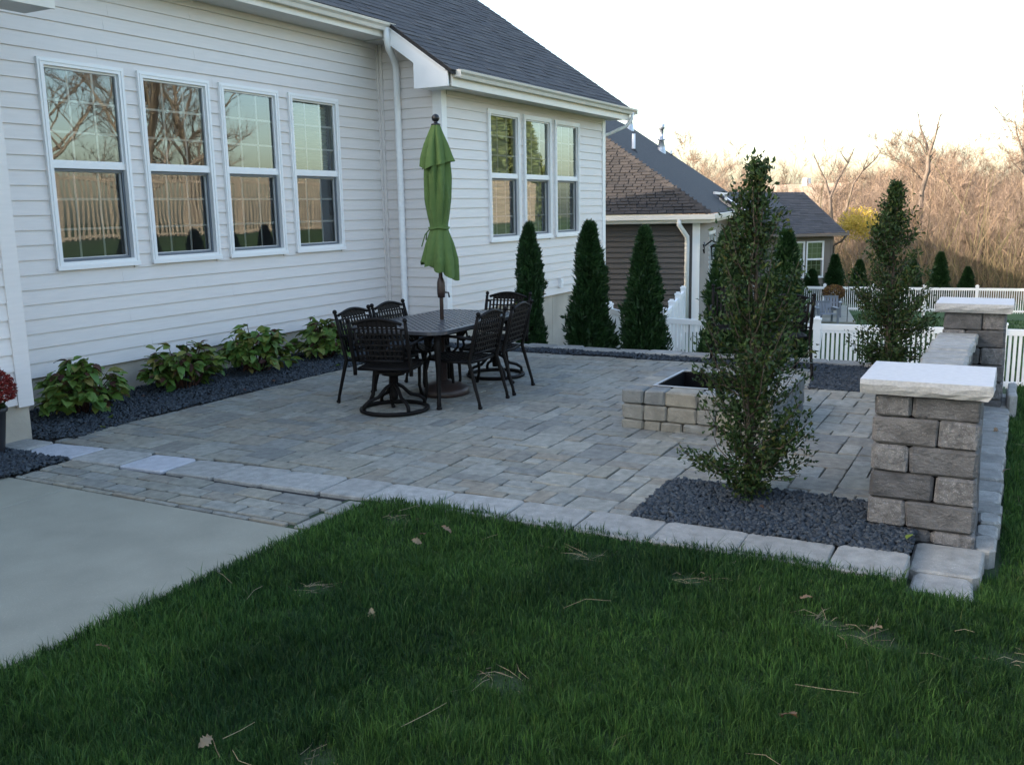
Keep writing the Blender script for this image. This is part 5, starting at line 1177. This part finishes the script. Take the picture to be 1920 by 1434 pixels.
# individual trees that stand out against the sky
def solo(name, label, u, d, h, seed, ztop=None, **kw):
    q = at_d(u, 500, d); z = float(terrain(q[0], q[1])); t = thing(name, label, 'tree', (q[0], q[1], z), 0); wd, V, F = bare_tree(seed, h, **kw); local(wd, 'trunk', M['twig'], t); raw_obj('crown', V, F, M['twigs'], t); return t
def hand_tree(name, label, d, limbs, twn=260, twl=.7, seed=3):
    """a tree whose main limbs follow the photo's: limbs given as (column,row) runs at one distance, spread in depth"""
    r = random.Random(seed); q0 = at_d(*limbs[0][0][0], d); t = thing(name, label, 'tree', tuple(q0)); b = MB(); ends = []
    for run, (ra, rb) in limbs:
        off = r.uniform(-.8, .8); n = len(run); pts = [Vector(at_d(u, v, d + off * (i / max(1, n - 1)))) - Vector(q0) for i, (u, v) in enumerate(run)]
        b.tube(pts, list(np.linspace(ra, rb, n)), 6, cap=False)
        for i in range(n - 1):
            for k in range(3):
                p = pts[i].lerp(pts[i + 1], r.random()); 
                if p.z < (pts[-1].z) * .5 and rb > .03: continue
                e = p + Vector((r.gauss(0, .5), r.gauss(0, .5), r.uniform(.1, .9))); b.tube([p, p.lerp(e, .5) + Vector((0, 0, .05)), e], [rb * .7 + .008, .012, .006], 3, cap=False); ends.append((p, e))
    local(b, 'trunk', M['trunkdark'], t); rng = np.random.default_rng(seed); E0 = np.array([tuple(a) for a, _ in ends]); E1 = np.array([tuple(c) for _, c in ends]); i = rng.integers(0, len(ends), twn); tt = rng.random((twn, 1)); p = E0[i] * (1 - tt) + E1[i] * tt
    dd = rng.normal(0, .6, (twn, 3)) + np.array((0, 0, .6)); dd /= np.linalg.norm(dd, axis=1, keepdims=True); s = np.cross(dd, rng.normal(size=(twn, 3))); s /= np.linalg.norm(s, axis=1, keepdims=True)
    raw_obj('crown', np.stack([p - s * .011, p + s * .011, p + dd * rng.uniform(.2, 1, (twn, 1)) * twl], 1).reshape(-1, 3), np.arange(twn * 3).reshape(-1, 3), M['twigs'], t); return t
hand_tree('tall_bare_tree', 'tallest bare tree, its twisted trunk forking high above the wood', 62, [([(1722, 545), (1724, 420), (1728, 360), (1740, 320), (1741, 292)], (.20, .13)), ([(1741, 292), (1736, 268), (1726, 240), (1721, 212)], (.11, .02)), ([(1741, 292), (1752, 262), (1760, 230), (1764, 208)], (.10, .02)), ([(1740, 300), (1726, 268), (1712, 258), (1702, 254)], (.07, .015)), ([(1735, 345), (1712, 318), (1705, 312)], (.06, .015)), ([(1731, 262), (1724, 236), (1727, 222)], (.04, .01)), ([(1757, 245), (1768, 226)], (.04, .01))], 160, .5)
hand_tree('forked_bare_tree', 'bare tree with long crooked limbs spreading above the charcoal roof', 60, [([(1562, 545), (1560, 430), (1556, 370), (1548, 340), (1535, 312), (1526, 290)], (.15, .025)), ([(1556, 372), (1572, 335), (1590, 306), (1602, 278)], (.09, .02)), ([(1590, 306), (1580, 292), (1574, 280)], (.05, .012)), ([(1575, 440), (1590, 380), (1600, 345), (1618, 320), (1630, 285)], (.10, .02)), ([(1618, 320), (1640, 300), (1652, 284)], (.06, .014)), ([(1548, 340), (1562, 318), (1568, 300)], (.04, .012))], 300, .6, 5)
hand_tree('edge_bare_tree', 'tall sunlit bare tree at the right edge of the wood', 64, [([(1922, 540), (1924, 400), (1918, 300), (1921, 220), (1916, 160)], (.22, .03)), ([(1919, 290), (1906, 250), (1903, 225)], (.09, .015)), ([(1920, 330), (1900, 306), (1892, 300)], (.08, .015)), ([(1920, 240), (1936, 190), (1940, 150)], (.09, .02)), ([(1923, 380), (1950, 300), (1960, 220)], (.10, .02))], 900, .8, 6)
# broken leaning trunk
b = MB(); q0 = at_d(1848, 545, 58); pts = [Vector(at_d(u, v, 58)) - Vector(q0) for u, v in ((1848, 545), (1838, 505), (1836, 478), (1842, 455), (1838, 437), (1832, 420))]
b.tube(pts, [.24, .22, .20, .19, .13, .05], 8); sg = thing('broken_trunk', 'dark broken leaning trunk standing at the edge of the bare wood', 'tree trunk', tuple(q0)); M['snag'] = mat('dark weathered snag', (.09, .065, .05), .9, .35, 3); local(b, 'trunk', M['snag'], sg)
# yellow autumn tree
q0 = at_d(1606, 500, 47); z0 = float(terrain(q0[0], q0[1])); yt = thing('yellow_tree', 'small tree with bright yellow autumn leaves beside the charcoal roofed house', 'tree', (q0[0], q0[1], z0)); wd, V, F = bare_tree(300, 4.2, limbs=9, fork=.3, spread=.4, r0=.05, twn=400, twl=.5, tww=.012); local(wd, 'trunk', M['twig'], yt)
rng = np.random.default_rng(31); zc = CAM_H - (418 - 378) / FOC * 47 - z0; n = 2600; d_ = rng.normal(size=(n, 3)); d_ /= np.linalg.norm(d_, axis=1, keepdims=True); p = np.array((0, 0, zc)) + d_ * np.array((1.05, 1.05, .62)) * rng.random((n, 1)) ** .45; p[:, 2] += .25 * np.sin(p[:, 0] * 4) ; V, F = leaf_cloud(p, rng.normal(0, 1, (n, 3)), .11, .07, rng); raw_obj('crown', V, F, M['yellow'], yt)
# undergrowth: brush nobody could count
n = 26000; rng = np.random.default_rng(8); u = rng.uniform(1330, 2150, n); d = rng.uniform(50, 80, n); dirs = np.stack([(u - 960) / FOC, np.full(n, (500 - 717) / FOC), np.ones(n)], -1) @ CR; p = CAMP + dirs * d[:, None]; p[:, 2] = terrain(p[:, 0], p[:, 1])
dd = rng.normal(0, .35, (n, 3)) + np.array((0, 0, 1)); dd /= np.linalg.norm(dd, axis=1, keepdims=True); s = np.cross(dd, rng.normal(size=(n, 3))); s /= np.linalg.norm(s, axis=1, keepdims=True); L = rng.gamma(2.2, .75, (n, 1)); wv = rng.uniform(.02, .05, (n, 1))
p = p + np.stack([rng.normal(0, .3, n), rng.normal(0, .3, n), rng.random(n) * L[:, 0] * .7], -1); raw_obj('brush', np.stack([p - s * wv / 2, p + s * wv / 2, p + dd * L], 1).reshape(-1, 3), np.arange(n * 3).reshape(-1, 3), M['brush'], kind='stuff')
# trees on the raised side lawn that the house windows mirror
GR = 'bare trees along the side lawn mirrored in the windows'
big = tree_proto('bare_tree', 'large bare tree behind the tall scalloped fence, mirrored in the house windows', 140, 12.5, GR, limbs=15, fork=.16, spread=.55, r0=.24, twn=4200, twl=1.0, tww=.018)
for i, (x, y, k, s) in enumerate(((26.5, -14.5, 4, 1.35), (21.5, -21, 2, 1.3), (35, -21, 4, 1.25), (30, -26, 2, 1.5), (39, -30, 5, 1.5), (18, -30, 5, 1.7))):
    if i == 0: big.location = (x, y, float(terrain(x, y)) - .1)
    else: dup(big, (x, y, float(terrain(x, y)) - .1), i * 1.3, (s * .68, s * .68, s * .68), None, GR)
AP2 = arborvitae
for i, (x, y, h) in enumerate(((56, -17, 8.5), (52, -22, 10), (61, -19, 9), (60, -28, 11), (66, -27, 11), (55.5, -15, 6.0))):
    t = thing('evergreen_tree', 'big pale green evergreen beyond the side lawn, mirrored in the far windows', 'tree', (x, y, float(terrain(x, y))), i, 'evergreens mirrored in the far windows'); rng = np.random.default_rng(60 + i)
    if i == 0:
        n = 9000; z = rng.random(n) ** .9; an = rng.uniform(0, 6.283, n); r = (1 - z * .85) * .30 * (1 + .25 * np.sin(z * 40 + an * 3)) * rng.uniform(.6, 1.05, n); V, F = leaf_cloud(np.stack([r * np.cos(an), r * np.sin(an), z], -1), rng.normal(0, 1, (n, 3)), .06, .035, rng); eg = raw_obj('foliage', V, F, M['greentree'], t); wd = MB(); wd.tube([(0, 0, -.05), (0, 0, .5), (0, 0, .95)], [.03, .02, .004], 6); et = local(wd, 'trunk', M['twig'], t)
    else:
        for s_ in (eg, et): o = s_.copy(); COL.objects.link(o); o.parent = t
    t.scale = (h, h, h)

# ================================================================ LAWN: blades, straw, leaves
PATCH = [(590, 1106, .10, .10), (940, 1275, .13, .10), (1290, 1085, .11, .09), (1912, 1225, .12, .20), (600, 1424, .10, .12), (1640, 1195, .16, .12), (1090, 1040, .12, .10), (745, 975, .10, .08), (1550, 1165, .09, .08)]
PC = [(at_z(u, v, 0)[:2], a, b_) for u, v, a, b_ in PATCH]
def blades(n, xr, yr, keep, hgt, wid, d_ref, name, seed):
    """lawn blades growing in leaning tufts over a thin even cover"""
    rng = np.random.default_rng(seed); per = 11; nt_ = n // per
    tx, ty = rng.uniform(*xr, nt_), rng.uniform(*yr, nt_); ta = rng.uniform(0, 6.283, nt_); tl = rng.uniform(0, .9, nt_); th_ = rng.gamma(9, 1 / 9., nt_); tc = rng.random(nt_)
    i = np.repeat(np.arange(nt_), per); k = len(i); lone = rng.random(k) < .30; a = rng.uniform(0, 6.283, k); r = np.abs(rng.normal(0, .020, k))
    x = np.where(lone, rng.uniform(*xr, k), tx[i] + r * np.cos(a)); y = np.where(lone, rng.uniform(*yr, k), ty[i] + r * np.sin(a)); hh = np.where(lone, .75, th_[i]); la = np.where(lone, a, np.arctan2(np.sin(a) * r * 30 + np.sin(ta[i]) * tl[i], np.cos(a) * r * 30 + np.cos(ta[i]) * tl[i])); cc = np.where(lone, rng.random(k), tc[i]); sp = r / .02
    z = terrain(x, y); pp = pix(np.stack([x, y, z], -1))
    inside = (pp[:, 0] > -120) & (pp[:, 0] < 2040) & (pp[:, 1] < 1560); m = keep(x, y) & (pp[:, 2] > .45) & (pp[:, 0] > -1000) & (pp[:, 0] < 3300) & (pp[:, 1] < 2400) & (rng.random(k) < np.minimum(1, (d_ref / np.maximum(pp[:, 2], .1)) ** 1.5) * np.where(inside, 1, .42))
    bare = np.ones(k)
    for (c, aa, b_) in PC: bare = np.minimum(bare, ((x - c[0]) / aa) ** 2 + ((y - c[1]) / (aa * 1.2)) ** 2 + .35 * vnoise(x * 14, y * 14))
    m &= rng.random(k) < np.clip(bare * 1.1 - .12, .22, 1); x, y, z, dp, bare, hh, la, cc, sp = [q[m] for q in (x, y, z, pp[:, 2], bare, hh, la, cc, sp)]; k = len(x)
    zone = vnoise(x * 3.1 + 9, y * 3.1) * .5 + vnoise(x * 8, y * 8 + 4) * .5
    h = hgt * (.45 + .9 * zone) * hh * rng.uniform(.6, 1.3, k) * np.clip(bare, .5, 1); w_ = wid * np.clip(dp / 3.2, 1, 3.0) * rng.uniform(.7, 1.25, k)
    la = la + rng.normal(0, .5, k); ln = h * np.clip(.15 + .38 * sp + rng.normal(0, .22, k), .03, 1.15); sa = rng.uniform(0, 6.283, k)
    lx, ly = np.cos(la) * ln, np.sin(la) * ln; sx, sy = np.cos(sa) * w_ / 2, np.sin(sa) * w_ / 2
    P = np.zeros((k, 5, 3)); P[:, 0] = np.stack([x - sx, y - sy, z - .012], -1); P[:, 1] = np.stack([x + sx, y + sy, z - .012], -1)
    P[:, 2] = np.stack([x + sx * .8 + lx * .32, y + sy * .8 + ly * .32, z + h * .58], -1); P[:, 3] = np.stack([x - sx * .8 + lx * .32, y - sy * .8 + ly * .32, z + h * .58], -1); P[:, 4] = np.stack([x + lx, y + ly, z + h * np.clip(1.05 - .25 * ln / h, .6, 1)], -1)
    o = (np.arange(k) * 5)[:, None, None]; F = (np.array([(0, 1, 2), (0, 2, 3), (3, 2, 4)])[None] + o).reshape(-1, 3)
    q = cc * .55 + .45 * vnoise(x * 1.3 + 50, y * 1.3) + .14 * (y < -.1); mi = np.where(q < .27, 1, np.where(q > .64, 2, 0)); mi = np.where(rng.random(k) < .03 + .10 * (y < -.1), 3, mi)
    raw_obj(name, P.reshape(-1, 3), F, [M['grass'], M['grassdark'], M['grasslight'], M['drygrass']], None, np.repeat(mi, 3), kind='stuff'); return k
edge = lambda x, y: np.interp(y, [.3, 2.0, 2.9, 3.4], [4.475, 4.475, 4.455, 4.41])
def k1(x, y): return ((y < 3.352) & (x < edge(x, np.maximum(y, .3))) & (y > .36)) | ((y <= .36) & (y > .07) & (x < 4.41)) | ((y <= .07) & (x < 5.0)) & (y > -4.2)
nb1 = blades(1400000, (.3, 5.0), (-4.2, 3.345), k1, .047, .0027, 3.4, 'grass', 1)
def k2(x, y): return (y < -.012) & (x >= 5.0)
nb2 = blades(800000, (5.0, 15.2), (-4.2, -.0), k2, .050, .0032, 4.2, 'grass', 2)
def k3(x, y): return (x > 10.62) & (x < 40) & ~((x < 16.4) & (y > 6.7)) & (y < 9.5) & (y > -1.5)
nb3 = blades(260000, (10.6, 38), (-1.5, 9.5), k3, .055, .0042, 11, 'grass', 3)
print('blades', nb1, nb2, nb3)
# straw: scattered stalks, thicker on the bare patches
rng = np.random.default_rng(12); S_ = []
for (c, a, b_) in PC:
    n = 13; q = rng.normal(0, .5, (n, 2)) * np.array((a, a * 1.1)) + c; S_.append(np.concatenate([q, rng.uniform(.03, .16, (n, 1)), np.full((n, 1), .012)], 1))
n = 42; q = np.stack([rng.uniform(1.0, 4.4, n), rng.uniform(-1.2, 3.2, n)], -1); S_.append(np.concatenate([q, rng.uniform(.05, .22, (n, 1)), rng.uniform(.035, .062, (n, 1))], 1))
n = 16; q = np.stack([rng.uniform(5.0, 9, n), rng.uniform(-.8, -.05, n)], -1); S_.append(np.concatenate([q, rng.uniform(.05, .18, (n, 1)), rng.uniform(.03, .05, (n, 1))], 1))
S_ = np.concatenate(S_); m = (S_[:, 0] < 4.43) | (S_[:, 1] < -.02); S_ = S_[m]; st = MB()
for x, y, L, zz in S_:
    z = float(terrain(x, y)) + zz; a = random.uniform(0, 6.28); bd = random.gauss(0, .25); p0 = Vector((x, y, z)); p1 = p0 + Vector((math.cos(a) * L / 2, math.sin(a) * L / 2, random.gauss(.004, .01))); p2 = p1 + Vector((math.cos(a + bd) * L / 2, math.sin(a + bd) * L / 2, random.gauss(-.004, .01)))
    st.tube([p0, p1, p2], [.0012, .0013, .0008], 3, cap=False)
st.build('straw', M['straw'], None, kind='stuff')
def oak_leaf(seed):
    r = random.Random(seed); mb = MB(); top = []; n = 9
    for i in range(n + 1): q = i / n; wd = .022 * math.sin(PI * min(1, q * .95 + .05)) * (1.25 if i % 2 else .7); top.append((q * .085, wd))
    vs_ = [(x, w_, .010 * r.random() + w_ * .4) for x, w_ in top] + [(x, 0, .012 * math.sin(x * 40)) for x, w_ in top] + [(x, -w_, .010 * r.random() + w_ * .4) for x, w_ in top]
    k = n + 1; mb.add(vs_, [(i, i + 1, k + i + 1, k + i) for i in range(n)] + [(k + i, k + i + 1, 2 * k + i + 1, 2 * k + i) for i in range(n)], 0, True); return mb.mesh('fallen_leaf', M['leaf'])
OL = [oak_leaf(k) for k in range(4)]
LEAVES = [(1466, 1345, 1.1, 'pale curled dry leaf lying on the lawn in the lower right'), (1655, 1178, 1.0, 'pale notched dry leaf lying on the dark thin patch of lawn'), (1500, 1122, .6, 'small tan leaf on the lawn below the corner of the border slabs'), (372, 1402, .8, 'brown dry leaf at the bottom left of the lawn'), (795, 1002, .7, 'pale yellow leaf on the lawn below the border, left of its neighbour'), (845, 1000, .9, 'pale yellow leaf on the lawn below the border, right of its neighbour'), (790, 1018, .7, 'rust coloured leaf beside the pale yellow leaves under the border'), (205, 1217, .7, 'small dark red brown leaf on the lawn near the concrete edge'), (696, 1138, .7, 'brown leaf half sunk in the middle of the lawn'), (1895, 880, .8, 'brown leaf on the lower lawn beside the stone border'), (1862, 808, .8, 'pale leaf on the lower lawn close to the near pillar')]
for i, (u, v, s, lab) in enumerate(LEAVES):
    zz = .045 if v > 960 or u < 1700 else -.05; p = at_z(u, v, zz); o = bpy.data.objects.new('fallen_leaf', OL[i % 4]); COL.objects.link(o); o.location = p; o.rotation_euler = (random.gauss(0, .5), random.gauss(0, .4), random.uniform(0, 6)); o.scale = (s, s, s); tag(o, lab, 'leaf')
